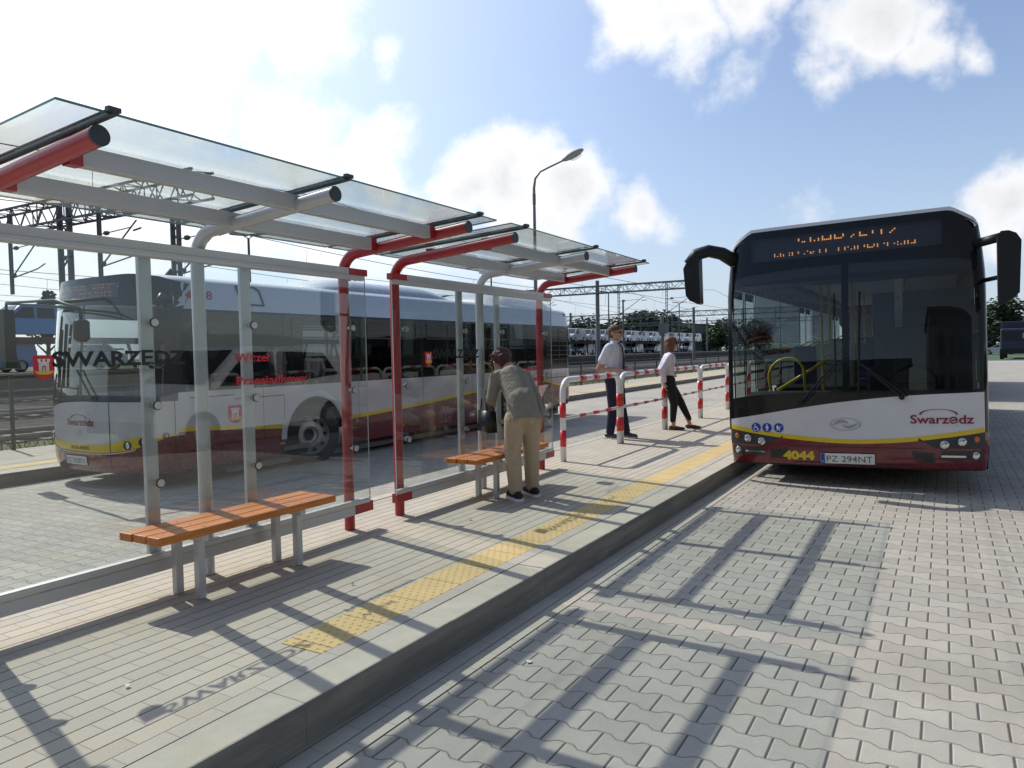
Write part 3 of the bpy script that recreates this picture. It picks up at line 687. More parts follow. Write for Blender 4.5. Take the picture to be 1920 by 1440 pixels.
def wheel(t,name,x,y,z,r,w,steer=0,sd=1):
    h=thing(name,None,None,(x,y,z),0,world=False) if False else None
    M=Matrix.Translation((x,y,z))@Matrix.Rotation(steer,4,'Z')
    b=B(); prof=[(-w/2,r*.62),(-w/2,r*.93),(-w/2+.03,r*.99),(-w/2+.06,r),(w/2-.06,r),(w/2-.03,r*.99),(w/2,r*.93),(w/2,r*.62)]
    n=40; rings=[[b.verts.new(M@Vector((sd*u,math.cos(2*math.pi*k/n)*q,math.sin(2*math.pi*k/n)*q))) for k in range(n)] for u,q in prof]
    for a,c in zip(rings,rings[1:]):
        for k in range(n): b.faces.new((a[k],a[(k+1)%n],c[(k+1)%n],c[k]))
    b.faces.new(rings[0])
    o=mk(name,b,M_tyre,t,auto=50)
    b=B(); prof=[(w/2-.005,r*.625),(w/2-.02,r*.60),(w/2-.06,r*.56),(w/2-.07,r*.50),(w/2-.01,r*.42),(w/2+.0,r*.36),(w/2+.0,r*.26),(w/2-.03,r*.235),(w/2-.06,0.001)]
    rings=[[b.verts.new(M@Vector((sd*u,math.cos(2*math.pi*k/n)*q,math.sin(2*math.pi*k/n)*q))) for k in range(n)] for u,q in prof]
    for a,c in zip(rings,rings[1:]):
        for k in range(n): b.faces.new((a[k],a[(k+1)%n],c[(k+1)%n],c[k]))
    mk('rim',b,M_rim,o,auto=50)
    b=B()
    for k in range(10):
        a=2*math.pi*k/10; q=r*.485; c=Vector((sd*(w/2-.03),math.cos(a)*q,math.sin(a)*q)); cyl(b,M@(c-Vector((sd*.02,0,0))),M@(c+Vector((sd*.014,0,0))),r*.062,seg=12)
    ell(b,M@Vector((sd*(w/2-.04),0,0)),(.03,r*.2,r*.2),16)
    mk('rim_holes',b,M_dark,o,smooth=True)
    return o
def ledtext(bus,rows,x0,x1,z0,z1,l,m,name='led_text',keep=(0,1,2,3,4,5,6)):
    b=B(); nchar=max(len(r[0]) for r in rows)
    for (s,zc,xs,xe) in rows:
        ncol=len(s)*6-1; dx=(xe-xs)/ncol
        for ci,ch in enumerate(s):
            h=FONT57.get(ch,FONT57[' '])
            for r in range(7):
                if r not in keep: continue
                bits=int(h[2*r:2*r+2],16)
                for c in range(5):
                    if bits>>(4-c)&1:
                        x=xs+(ci*6+c)*dx; z=zc+(3-r)*dx*.85; q=dx*.33
                        if random.random()<.10: continue
                        b.faces.new([b.verts.new(bus.P(x+u*q,z+v*q,l)) for u,v in ((-1,-1),(1,-1),(1,1),(-1,1))])
    return b

def bus_common(B_,t,sides,winlo,winhi,arch,doors_side=None,seatrows=(2.4,11),roofm=None,ctr=True,floorz=.36,seamy=()):
    """floor, seats, rails, roof, rear and wheels shared by every bus"""
    s=B_; L=s.L
    b=B(); box(b,(0,L/2+.2,floorz-.03),(2.44,L-1.0,.06)); box(b,(0,L/2+.4,floorz-.16),(2.2,L-1.8,.18)); mk('floor',b,M_int,t)
    b=B(); box(b,(0,L/2,.225),(2.3,L-1.4,.05)); mk('underbody',b,M_dark,t)
    b=B()
    # roof skin
    ns=24; g=[]
    for j in range(ns+1):
        yy=[.18+s.Yd*.02 if s.Yd<.5 else .34,.36 if s.Yd>.5 else .3,.6,1.0,2,4,6,8,10,L-.7,L-.3,L-.05]
        row=[]
        for i,y in enumerate(yy):
            u=-1+2*j/ns; f=math.sin(u*math.pi/2)
            zt=s.H-.0
            x=f*s.sx(y,s.H-.16) if y>=.3 else f*s.sx(.3,s.H-.16)*.97
            zz=s.H-.16+.16*(1-abs(f)**5)**.5
            if y>L-.31: zz-= .10*((y-(L-.31))/.26)**2
            if y<.19+s.Yd*.02+.01: zz-=.03
            row.append(b.verts.new((x,y,zz)))
        g.append(row)
    for j in range(ns):
        for i in range(len(yy)-1): b.faces.new((g[j][i],g[j+1][i],g[j+1][i+1],g[j][i+1]))
    mk('roof',b,roofm or M_bsilver,t,auto=60)
    b=B(); box(b,(0,L/2,s.H-.30),(2.2,L-1.0,.03)); mk('ceiling',b,M_intl,t)
    # rear
    b=B(); 
    rear=[(-1.13,.32),(1.13,.32),(1.16,1.2),(1.16,2.2),(1.08,s.H-.12),(-1.08,s.H-.12),(-1.16,2.2),(-1.16,1.2)]
    prism(b,rear,L-.02,L+.0,lambda u,v,w:(u,w,v)); mk('rear_panel',b,M_mar,t)
    b=B(); box(b,(0,L-.55,1.35),(2.2,.05,1.9)); mk('rear_bulkhead',b,M_int,t)
    for y in arch:
        for sd in (-1,1): wheel(t,'wheel',sd*1.09,y,.475,.475,.29,steer=(R(-22) if (s.steer and y<4) else 0),sd=sd)
        b=B(); box(b,(0,y,.62),(2.3,1.12,.75)); mk('wheel_housing',b,M_dark,t)
    # seats
    if seatrows:
        y=seatrows[0]; k=0
        while y<seatrows[1]:
            for sd in (-1,1):
                if doors_side==sd and any(a-.5<y<c+.3 for a,c in s.doors): continue
                se=B(); zf=floorz+(.25 if y>8 else .1)
                box(se,(sd*.78,y,zf+.42),(.86,.42,.09)); box(se,(sd*.78,y+.23,zf+.78),(.86,.08,.66)); box(se,(sd*.78,y,zf+.2),(.3,.3,.4)); bev(se,.02)
                o=mk('seat',se,M_seat,t)
                se=B(); tube(se,[(sd*.42,y+.25,zf+.8),(sd*.42,y+.25,zf+1.12),(sd*.55,y+.25,zf+1.17),(sd*1.0,y+.25,zf+1.17),(sd*1.12,y+.25,zf+1.1)],.014,8); mk('grab_handle',se,M_hand,o,smooth=True)
            y+=.78; k+=1
        for y in (2.2,3.9,5.6,7.3,9.2):
            for sd in (-1,1):
                b=B(); tube(b,[(sd*.42,y,floorz),(sd*.42,y,s.H-.32)],.017,8); mk('pole',b,M_hand,t,smooth=True)
        for sd in (-1,1):
            b=B(); tube(b,[(sd*.42,1.9,2.12),(sd*.42,L-1.5,2.12)],.015,8); mk('ceiling_rail',b,M_hand,t,smooth=True)

def wiper(s,t,x0,x1,z0,z1,lean):
    b=B(); a=s.P(x0,z0,.03); m_=s.P(x1,z1,.035); cyl(b,a,m_,.013,.010,seg=8); cyl(b,s.P(x0,z0,.0),s.P(x0,z0,.05),.03,seg=12)
    mk('wiper',b,M_plas,t)
def plate(s,t,x0,x1,z0,z1,text,l=.012):
    b=B(); s.front(b,x0,x1,z0,z1,l,8,3); s.front(b,x0-.008,x1+.008,z0-.008,z1+.008,l-.004,8,3,mi=1); s.front(b,x0+.003,x0+.045,z0+.003,z1-.003,l+.001,2,2,mi=2)
    h=(z1-z0); text_fit(text,x0+.062,x1-.02,z0+h*.18,h*.62,lambda u,v:s.P(u,v,l+.002),b,-.004,mi=3)
    text_fit('PL',x0+.012,x0+.038,z0+h*.14,h*.16,lambda u,v:s.P(u,v,l+.003),b,-.002,mi=0)
    mk('number_plate',b,[M_plate,M_plas,M_pblue,M_blk],t)
def swlogo(s,t,x0,x1,z0,h,l=.006):
    b=B(); text_fit('Swarzędz',x0,x1,z0,h,lambda u,v:s.P(u,v,l),b,.02)
    w=x1-x0; xa,xc=x0+w*.16,x0+w*.74; pts=[];ws=[]
    for k in range(25):
        a=math.pi*(k/24); pts.append(((xa+xc)/2-math.cos(a)*(xc-xa)/2,z0+h*1.0+math.sin(a)*h*.62)); ws.append(h*(.05+.16*abs(math.cos(a))**3))
    add2d(b,stroke2d(pts,ws),lambda u,v:s.P(u,v,l)); mk('town_name',b,M_maroontext,t)
def lampd(s,t,x,z,r,name,m=M_lamp,rz=None):
    b=B(); n=24
    c=Vector(s.P(x,z,.0)); c2=Vector(s.P(x,z,.012)); d=(c2-c).normalized()
    cyl(b,c-d*.03,c+d*.010,r*1.16,seg=24); o=mk(name,b,M_grey,t,auto=40)
    b=B(); ell(b,c+d*.004,(r,r,r),20); bmesh.ops.scale(b,vec=(1,.28,1),verts=b.verts,space=Matrix.Translation(-(c+d*.004))); 
    mk('lens',b,m,o,smooth=True)

# ---------------------------------------------- bus at the kerb, on the right
busA=Bus('city_bus','white and maroon city bus at the kerb facing the camera, number 4044',(-.863,8.52,.0),0,-.025,12.0,5.0,.25,2.86); s=busA; t=s.t; s.steer=False
s.doors=[(.45,1.65),(5.2,6.5),(9.6,10.8)]
wt=cinterp([(-1.28,.735),(-.9,.80),(-.5,.87),(0,.943),(.6,1.0),(1.28,1.027)])   # top of the white panel
yb_=cinterp([(-1.28,.64),(-.9,.575),(-.5,.523),(0,.492),(.5,.515),(.9,.57),(1.28,.634)])
yt_=lambda x:yb_(x)+.047
def gb(x): return cinterp([(-1.28,.965),(-.9,1.02),(0,1.045),(1.28,1.06)])(x)
def gt(x): return cinterp([(-1.28,2.30),(-1.0,2.37),(0,2.405),(1.0,2.37),(1.28,2.30)])(x)
XE=1.236
b=B(); s.front(b,-XE,XE,yt_,wt,0,40,6); s.front(b,-XE,XE,wt,lambda x:wt(x)+.004,.001,40,1,mi=1); mk('front_panel',b,[M_bwhite,M_mask],t,smooth=True)
b=B(); s.front(b,-XE,XE,yb_,yt_,.0015,40,2); mk('yellow_stripe',b,M_byel,t,smooth=True)
hd=cinterp([(-1.28,.60),(-.75,.50),(-.5,.47),(0,.485),(.5,.47),(.75,.50),(1.28,.60)])
b=B(); s.front(b,-1.275,1.275,.235,lambda x:yb_(x)-.0,0,60,6); mk('bumper',b,M_mar,t,smooth=True)
b=B(); s.front(b,-.55,.62,.272,.282,.003,20,1); s.front(b,-.62,.70,.452,.458,.003,20,1); s.front(b,-1.27,1.27,.235,.245,.004,40,1); mk('bumper_crease',b,M_seam,t)
for sg in (-1,1):
    x0,x1=sorted((sg*.66,sg*1.236)); 
    b=B(); s.front(b,x0,x1,lambda x:.462+max(0,(.80-abs(x)))*.75,lambda x:yb_(x)-.006,.004,16,3); 
    x0,x1=sorted((sg*.60,sg*.80)); s.front(b,x0,x1,lambda x:.30+abs(abs(x)-.80)*.35,lambda x:.41+(.80-abs(x))*.1,.0035,8,3)
    x0,x1=sorted((sg*.86,sg*1.22)); s.front(b,x0,x1,.345,.435,.004,12,3)
    mk('headlight_surround',b,M_grey,t,smooth=True)
    for x,z,r,nm,m in ((1.155,.555,.034,'indicator',M_amb),(1.035,.530,.046,'headlight',M_lamp),(.885,.500,.046,'headlight',M_lamp),(1.145,.392,.043,'fog_light',M_lamp)):
        lampd(s,t,sg*x,z-(0 if sg<0 else -.0),r,nm,m)
    x0,x1=sorted((sg*.86,sg*1.07)); b=B(); s.front(b,x0,x1,.372,.392,.010,8,2); mk('daytime_light',b,M_lamp,t)
    x0,x1=sorted((sg*.63,sg*.78)); b=B()
    for k in range(4): s.front(b,x0,x1,.315+.026*k,.323+.026*k,.005,4,1)
    mk('grille',b,M_seam,t)
    # black corner posts
    b=B(); x0,x1=sorted((sg*XE,sg*1.2749)); s.front(b,x0,x1,.62,2.76,.0,10,14); x0,x1=sorted((sg*1.20,sg*XE)); s.front(b,x0,x1,lambda x:wt(x)+.004,2.5,.0,4,12); mk('corner_post',b,M_mask,t,smooth=True)
b=B(); s.front(b,-1.20,1.20,lambda x:wt(x)+.004,gb,0,40,3); s.front(b,-1.2,1.2,gt,2.50,0,40,3); 
topo=interp([(-1.25,2.60),(-1.19,2.73),(-1.0,2.855),(-.9,2.87),(.9,2.87),(1.0,2.855),(1.19,2.73),(1.25,2.60)])
s.front(b,-1.24,-.98,2.50,topo,0,14,6); s.front(b,.90,1.24,2.50,topo,0,14,6); s.front(b,-.98,.90,2.78,2.87,0,20,3); s.front(b,-.98,.9,2.50,2.52,0,20,1)
mk('front_mask',b,M_mask,t,smooth=True)
b=B(); s.front(b,-.035,.035,gb,gt,.002,4,14); mk('centre_pillar',b,M_mask,t,smooth=True)
b=B(); s.front(b,-1.20,1.20,gb,gt,.0,48,14); mk('windscreen',b,G_ws,t,smooth=True)
b=B(); s.front(b,-1.2,1.2,lambda x:gt(x)-.10,lambda x:gt(x),-.02,40,2); mk('sun_strip',b,M_grey,t)
b=B(); s.front(b,-1.0,.92,2.44,2.84,-.05,20,4); dp=mk('destination_display',b,mat('display_board',(.045,.05,.065),.5),t)
b=B(); s.front(b,-.98,.90,2.515,2.78,.0,20,4); mk('display_glass',b,M_scr,dp,smooth=True)
b=ledtext(s,[('SWARZEDZ',2.70,-.465,.50),('WODZKO DWORCOWA',2.565,-.72,.68)],0,0,0,0,-.018,M_led,keep=(1,2,3)); mk('led_text',b,M_led,dp)
# roof markers
for sg in (-1,1):
    b=B(); box(b,(sg*1.0,.36,2.862),(.10,.14,.045)); bev(b,.015); mk('marker_light',b,M_lamp,t,smooth=True)
# emblem
def oval_emblem(s,t,x,z,rx,rz):
    b=B(); add2d(b,disc2d(x,z,rx,rz,40,inner=.94),lambda u,v:s.P(u,v,.006)); 
    pts=[(x+rx*u,z+rz*v) for u,v in ((-.72,-.05),(-.45,.42),(-.1,.50),(.25,.40),(.05,.12),(-.12,-.02),(.1,-.2),(.35,-.42),(.1,-.5))]
    pts1=[(x+rx*(-.8+1.0*k/12),z+rz*(-.15+.62*math.sin(k/12*2.6))) for k in range(13)]; pts2=[(2*x-a,2*z-c) for a,c in pts1]
    for p in (pts1,pts2): add2d(b,stroke2d(p,[rz*(.10+.28*math.sin(math.pi*k/12)) for k in range(13)]),lambda u,v:s.P(u,v,.007))
    mk('emblem',b,M_logo,t)
oval_emblem(s,t,-.02,.700,.150,.066)
swlogo(s,t,.59,1.145,.715,.088)
b=B(); text_fit('4044',-.66,-.335,.308,.092,lambda u,v:s.P(u,v,.006),b,.06); mk('fleet_number',b,M_byel,t)
plate(s,t,-.275,.255,.272,.385,'PZ 294NT')
for i,x in enumerate((-.945,-.825,-.700)):
    b=B(); z=.653; add2d(b,disc2d(x,z,.051,.051),lambda u,v:s.P(u,v,.006)); f=lambda u,v:s.P(u,v,.0075)
    if i==0:
        add2d(b,disc2d(x-.012,z+.030,.007,.007,12),f,1); add2d(b,stroke2d([(x-.012,z+.022),(x-.010,z+.0),(x+.014,z),(x+.022,z-.026),(x+.032,z-.024)],.009),f,1); add2d(b,stroke2d([(x-.004+.024*math.cos(a),z-.012+.022*math.sin(a)) for a in [2.2+.35*k for k in range(12)]],.006),f,1); add2d(b,stroke2d([(x-.010,z+.012),(x+.012,z+.010)],.006),f,1)
    elif i==1:
        add2d(b,disc2d(x,z+.031,.008,.008,12),f,1); add2d(b,stroke2d([(x,z+.021),(x,z-.004)],.020),f,1); add2d(b,stroke2d([(x-.008,z+.018),(x-.017,z-.006)],.006),f,1); add2d(b,stroke2d([(x+.008,z+.018),(x+.017,z-.006)],.006),f,1); add2d(b,stroke2d([(x-.005,z-.002),(x-.008,z-.036)],.008),f,1); add2d(b,stroke2d([(x+.005,z-.002),(x+.008,z-.036)],.008),f,1)
    else:
        add2d(b,([(x-.026,z+.008),(x+.018,z+.008),(x+.010,z-.014),(x-.016,z-.014)],[[0,1,2,3]]),f,1); add2d(b,([(x-.003,z+.008),(x-.026,z+.008),(x-.020,z+.024),(x-.006,z+.030)],[[0,1,2,3]]),f,1); add2d(b,stroke2d([(x+.016,z+.006),(x+.03,z+.020)],.005),f,1)
        for q in (-.015,.010): add2d(b,disc2d(x+q,z-.024,.008,.008,12,inner=.4),f,1)
    mk('pictogram',b,[M_bluest,M_whst],t)
# wipers
for p in ((-.46,.93,-.10,1.36),(.52,.985,.12,1.36)):
    b=B(); cyl(b,s.P(p[0],p[1],.0),s.P(p[0],p[1],.05),.028,seg=12); cyl(b,s.P(p[0],p[1],.045),s.P(p[2],p[3],.04),.014,.010,seg=8); cyl(b,s.P(p[0]+.05,p[1]+.01,.045),s.P(p[2]+.03,p[3]-.02,.04),.010,.008,seg=8)
    w_=mk('wiper_arm',b,M_plas,t)
    b=B(); x=p[2]; beam(b,s.P(x*1.0,1.05,.03),s.P(x*1.15+.005,2.10,.03),.012,.035); mk('wiper_blade',b,M_plas,w_)
# mirrors
b=B(); tube(b,[(-1.14,.30,2.54),(-1.30,.12,2.66),(-1.42,-.0,2.69),(-1.54,-.05,2.66),(-1.62,-.06,2.54)],[.085,.075,.072,.075,.085],16)
mk('mirror_arm',b,M_plas,t,smooth=True)
def mirror(t,x0,x1,z0,z1,y,rt,rb):
    b=B(); g_=1 if x1>x0 else -1; pts=[(x0,z1-rt),(x0+g_*rt*.4,z1-rt*.3),(x0+g_*rt,z1),(x1-g_*.03,z1),(x1,z1-.04),(x1,z0),(x1-g_*.03,z0-.01),(x0+g_*rb,z0+.04),(x0+g_*.02,z0+.10)]
    prism(b,pts,y-.07,y+.07,lambda u,v,w:(u,w,v)); bev(b,.03,4); m_=mk('mirror',b,M_plas,t,auto=50)
    b=B(); box(b,((x0+x1)/2,y+.072,(z0+z1)/2-.02),(abs(x1-x0)*.72,.006,(z1-z0)*.78)); mk('mirror_glass',b,mat('mirror_glass',(.7,.72,.74),.03,metal=1,var=0),m_)
mirror(t,-1.685,-1.50,2.09,2.66,-.06,.16,.06)
mirror(t,1.545,1.355,1.87,2.56,-.06,.10,.08)
b=B(); tube(b,[(1.2,.2,2.50),(1.40,.0,2.52)],.045,12); mk('mirror_arm',b,M_plas,t,smooth=True)
b=B(); tube(b,[(1.25,.25,2.13),(1.40,-.0,2.14)],.022,10); mk('mirror_brace',b,M_plas,t,smooth=True)
b=B(); s.front(b,-.985,.985,2.862,2.898,.004,30,2); s.front(b,-1.2,-.985,lambda x:topo(x)-.004,lambda x:topo(x)+.034,.003,8,1); s.front(b,.985,1.2,lambda x:topo(x)-.004,lambda x:topo(x)+.034,.003,8,1); mk('roof_edge',b,M_bwhite,t,smooth=True)
# sides
arch=(2.72,8.6)
def archz(y,base_,r=.56):
    z=base_
    for c in arch:
        if abs(y-c)<r: z=max(z,.475+math.sqrt(r*r-(y-c)**2))
    return z
for sd in (-1,1):
    segs=[(.196,12-.02)] if sd>0 else [(1.68,5.2),(6.5,9.6),(10.8,11.98)]
    for a,c in segs:
        b=B(); s.side(b,sd,a,c,lambda y:archz(y,.24),lambda y:max(.66,archz(y,.24)),0,90,4,mi=0); s.side(b,sd,a,c,lambda y:archz(y,.66),lambda y:max(.71,archz(y,.66)),.001,60,1,mi=1); s.side(b,sd,a,c,lambda y:max(.71,archz(y,.66)),1.0,0,60,3,mi=2)
        mk('side_panel',b,[M_mar,M_byel,M_bwhite],t,smooth=True)
    b=B(); s.side(b,sd,.30,11.98,2.26,2.72,0,40,8); mk('roof_cove',b,M_bsilver,t,smooth=True)
    b=B(); s.side(b,sd,.28,.52,1.0 if sd>0 else 2.0,2.26,0,6,4); 
    for y in ((1.68,3.3,4.9,6.6,8.2,9.7,11.2) if sd>0 else (1.66,3.4,5.15,6.52,8.1,9.55,10.82,11.9)): s.side(b,sd,y,y+.07,1.0,2.26,.001,2,3)
    mk('window_post',b,M_mask,t)
    ws=[(.52,1.68),(1.75,3.3),(3.37,4.9),(4.97,6.6),(6.67,8.2),(8.27,9.7),(9.77,11.2)] if sd>0 else [(1.73,3.4),(3.47,5.15),(6.59,8.1),(8.17,9.55)]
    for a,c in ws:
        b=B(); s.side(b,sd,a,c,1.0,2.26,0,4,3); mk('window',b,G_side2,t)
for a,c in s.doors:
    m_=(a+c)/2
    for q0,q1 in ((a,m_-.01),(m_+.01,c)):
        b=B(); 
        s.side(b,-1,q0,q0+.07,.26,2.26,.004,2,4); s.side(b,-1,q1-.07,q1,.26,2.26,.004,2,4); s.side(b,-1,q0+.07,q1-.07,2.16,2.26,.004,3,2); s.side(b,-1,q0+.07,q1-.07,.26,.36,.004,3,2)
        d=mk('door_leaf',b,M_mask,t)
        b=B(); s.side(b,-1,q0+.07,q1-.07,.36,2.16,.002,4,5); mk('door_glass',b,glassmat('door_glass',(.80,.86,.85),refl=1.0),d)
bus_common(s,t,None,1.0,2.26,arch,doors_side=-1,seatrows=(3.9,11.0))
# cab
b=B(); prism(b,[(.12,.42),(.70,.42),(.70,1.02),(.45,1.02),(.16,.90)],-1.12,1.14,lambda u,v,w:(w,u+.12,v)); bev(b,.03); mk('dashboard',b,M_grey,t)
b=B(); tube(b,arc((.60,.98,1.08),.23,0,2*math.pi,28,(1,0,0),(0,.55,.83)),.016,8,caps=False); cyl(b,(.60,.98,1.08),(.60,.80,.85),.03,seg=8); beam(b,(.38,.98,1.08),(.82,.98,1.08),.03,.012); mk('steering_wheel',b,M_plas,t)
b=B(); box(b,(.60,1.45,.95),(.50,.50,.12)); box(b,(.60,1.72,1.35),(.48,.12,.78),Matrix.Rotation(-.12,3,'X')); box(b,(.60,1.78,1.84),(.28,.09,.2)); box(b,(.6,1.45,.65),(.3,.3,.5)); bev(b,.03); mk('driver_seat',b,mat('driver_seat_cover',(.10,.12,.13),.8),t,smooth=False)
b=B(); box(b,(.66,2.08,1.35),(1.08,.04,1.7)); box(b,(.12,1.6,.85),(.035,.95,.8)); mk('cab_partition',b,mat('cab_partition_grey',(.12,.125,.14),.5),t)
b=B(); box(b,(-.36,2.1,1.30),(.44,.02,.56)); pn=mk('glass_screen',b,mat('frosted_screen',(.35,.42,.40),.3),t)
b=B(); f=lambda u,v:(u,2.088,v); add2d(b,disc2d(-.36,1.36,.15,.075,30,inner=.88),f); add2d(b,stroke2d([(-.45,1.35),(-.38,1.395),(-.33,1.33),(-.27,1.365)],.018),f); text_fit('SOLARIS',-.50,-.22,1.20,.04,f,b,.0); mk('screen_print',b,M_grey,pn)
b=B(); tube(b,[(-.98,1.12,.95)]+arc((-.80,1.12,1.20),.21,math.pi,0,14,(1,0,.1),(0,0,1))+[(-.58,1.12,1.0)],.019,10); mk('yellow_loop_rail',b,M_hand,t,smooth=True)
b=B(); tube(b,[(-.95,1.3,1.0),(-.16,1.75,1.52)],.02,10); mk('diagonal_rail',b,M_hand,t,smooth=True)
for x,y in ((-.48,1.9),(-.15,2.3)):
    b=B(); tube(b,[(x,y,.36),(x,y,2.5)],.018,8); mk('pole',b,M_hand,t,smooth=True)
b=B(); box(b,(.42,1.95,1.9),(.09,.09,1.0)); mk('white_post',b,M_whst,t)
b=B(); box(b,(.0,.75,2.33),(2.3,.6,.10)); mk('overhead_locker',b,M_grey,t)
# same type of bus waiting behind, nearly hidden, its shadow falls beside the first
busC=copy_tree(busA.t,loc=(-.90,23.4,0),label='second bus waiting in the row behind the bus numbered 4044'); busC.rotation_euler=(0,-.025,0)
# ---------------------------------------------- bus on the far lane, on the left
M_bbody=mat('bus_light_grey',(.50,.505,.52),.22,var=.03,coat=.6)
M_bcove=mat('bus_blue_grey_cove',(.40,.45,.53),.25,metal=.2,var=.03,coat=.5)
busB=Bus('city_bus','light grey and maroon bus with yellow wave, parked beyond the shelters at the far platform',(-9.375,5.2,ZL),0,0,11.6,2.6,.80,2.73); s=busB; t=s.t; s.steer=True; s.dy=-.2; s.doors=[(.7,1.9),(5.2,6.5),(9.4,10.6)]
arch=(2.95,8.75)
wave=cinterp([(.6,.80),(1.0,.79),(2.45,.685),(3.6,.70),(4.9,.755),(6.6,.86),(8.2,.98),(9.6,1.03),(10.3,1.0),(11.0,.88),(11.8,.79)])
# front: white nose between dark windscreen edge and yellow band
ht=cinterp([(-1.27,.84),(-1.1,.92),(-.85,1.03),(-.5,1.10),(0,1.13),(.5,1.13),(1.27,1.13)])
yb_=cinterp([(-1.27,.70),(-1.1,.62),(-.7,.53),(-.2,.50),(.4,.50),(.8,.54),(1.05,.62),(1.27,.74)])
yt_=cinterp([(-1.27,.80),(-1.1,.72),(-.7,.625),(-.2,.60),(.4,.60),(.65,.64),(.9,.70),(1.27,.745)])
gt=cinterp([(-1.27,2.28),(0,2.34),(1.27,2.28)])
XS=1.236
b=B(); s.front(b,-XS,XS,yt_,ht,0,70,6); mk('front_panel',b,M_bbody,t,smooth=True)
b=B(); s.front(b,-XS,XS,yb_,yt_,.002,70,3); mk('yellow_stripe',b,M_byel,t,smooth=True)
b=B(); s.front(b,-XS,XS,.25,lambda x:yb_(x),0,70,6); mk('bumper',b,M_mar,t,smooth=True)
b=B(); s.front(b,-XS,.9,lambda x:yb_(x)-.022,lambda x:yb_(x)-.006,.006,60,2); mk('chrome_trim',b,M_alu,t)
b=B(); s.front(b,-XS,XS,lambda x:ht(x),lambda x:ht(x)+.085,.001,70,2); 
s.front(b,-XS,XS,gt,2.42,0,60,2); tz=interp([(-1.275,2.5),(-1.2,2.6),(-1.05,2.67),(-.9,2.69),(.9,2.69),(1.05,2.67),(1.2,2.6),(1.275,2.5)])
s.front(b,-XS,-1.0,2.42,tz,0,20,5); s.front(b,.62,XS,2.42,tz,0,24,5); s.front(b,-1.0,.62,2.61,tz,0,20,3); s.front(b,1.16,XS,lambda x:ht(x)+.085,gt,.0015,14,6); s.front(b,-.03,.03,lambda x:ht(x)+.085,gt,.0015,3,6)
mk('front_mask',b,M_mask,t,smooth=True)
b=B(); s.front(b,-XS,1.16,lambda x:ht(x)+.085,gt,0,70,12); mk('windscreen',b,G_wsb,t,smooth=True)
b=B(); s.front(b,-1.02,.66,2.36,2.66,-.06,30,4); dp=mk('destination_display',b,mat('display_board_pale',(.13,.14,.16),.5),t)
b=B(); s.front(b,-1.0,.62,2.42,2.61,0,30,4); mk('display_glass',b,M_scr,dp,smooth=True)
b=ledtext(s,[('451 POZNAN SRODKA',2.565,-.92,.60),('PRZEZ KOBYLNICE',2.465,-.92,.56)],0,0,0,0,-.02,M_led2,keep=(1,4)); mk('led_text',b,M_led2,dp)
swlogo(s,t,-.32,.27,.83,.085)
b=B(); text_fit('SOLARIS',-.25,.16,.53,.045,lambda u,v:s.P(u,v,.006),b,0); mk('maker_name',b,M_grey,t)
b=B(); add2d(b,disc2d(-.03,.74,.05,.035,26,inner=.86),lambda u,v:s.P(u,v,.006)); mk('emblem',b,M_logo,t)
b=B(); text_fit('4028',-.83,-.62,.35,.085,lambda u,v:s.P(u,v,.006),b,.05); mk('fleet_number',b,M_byel,t)
plate(s,t,-.42,.10,.33,.44,'PZ 028FX')
for x,z,r,nm,m in ((-1.17,.76,.035,'indicator',M_amb),(-1.08,.70,.045,'headlight',M_lamp),(-.96,.66,.045,'headlight',M_lamp),(.80,.60,.045,'headlight',M_lamp),(.98,.64,.045,'headlight',M_lamp),(1.17,.71,.035,'indicator',M_amb),(-1.05,.37,.035,'fog_light',M_lamp),(1.08,.37,.035,'fog_light',M_lamp)): lampd(s,t,x,z,r,nm,m)
b=B(); s.front(b,.545,.555,.26,1.13,.004,2,10); mk('panel_gap',b,M_seam,t)
for p in ((-.62,1.13,-.45,2.05),(.30,1.18,-.33,2.12)):
    b=B(); cyl(b,s.P(p[0],p[1],.0),s.P(p[0],p[1],.05),.028,seg=12); cyl(b,s.P(p[0],p[1],.045),s.P((p[0]+p[2])/2,p[1]+.35,.04),.013,.010,seg=8); w_=mk('wiper_arm',b,M_plas,t)
    b=B(); beam(b,s.P(p[2]-.03,1.3,.03),s.P(p[2],p[3],.03),.012,.035); mk('wiper_blade',b,M_plas,w_)
# big tubular mirror arms with hanging mirrors
b=B(); tube(b,[(-1.70,.0,2.34),(-1.70,.0,2.41),(-1.62,-.03,2.45),(.375,-.45,2.36),(.88,-.45,2.24),(.90,-.45,2.12)],.018,10); mk('mirror_arm',b,M_plas,t,smooth=True)
b=B(); tube(b,[(-1.60,-.04,2.43),(-.1,-.33,2.33),(.375,-.45,2.29),(.90,-.45,2.23)],.014,10); mk('mirror_arm',b,M_plas,t,smooth=True)
b=B(); tube(b,[(.375,-.45,2.33),(.42,.2,2.42)],.02,10); mk('mirror_bracket',b,M_plas,t,smooth=True)
mirror(t,-1.80,-1.63,1.56,2.36,.0,.08,.05)
b=B(); tube(b,[(.90,-.45,2.12),(.90,-.45,2.09),(.90,-.45,1.90),(.90,-.45,1.86)],[.05,.085,.085,.05],16); mk('mirror',b,M_plas,t,smooth=True)
b=B(); tube(b,[(1.15,.5,2.38),(1.42,.20,2.40),(1.46,.12,2.30)],.03,10); mk('mirror_arm',b,M_plas,t,smooth=True)
mirror(t,1.55,1.38,1.80,2.28,.10,.08,.05)
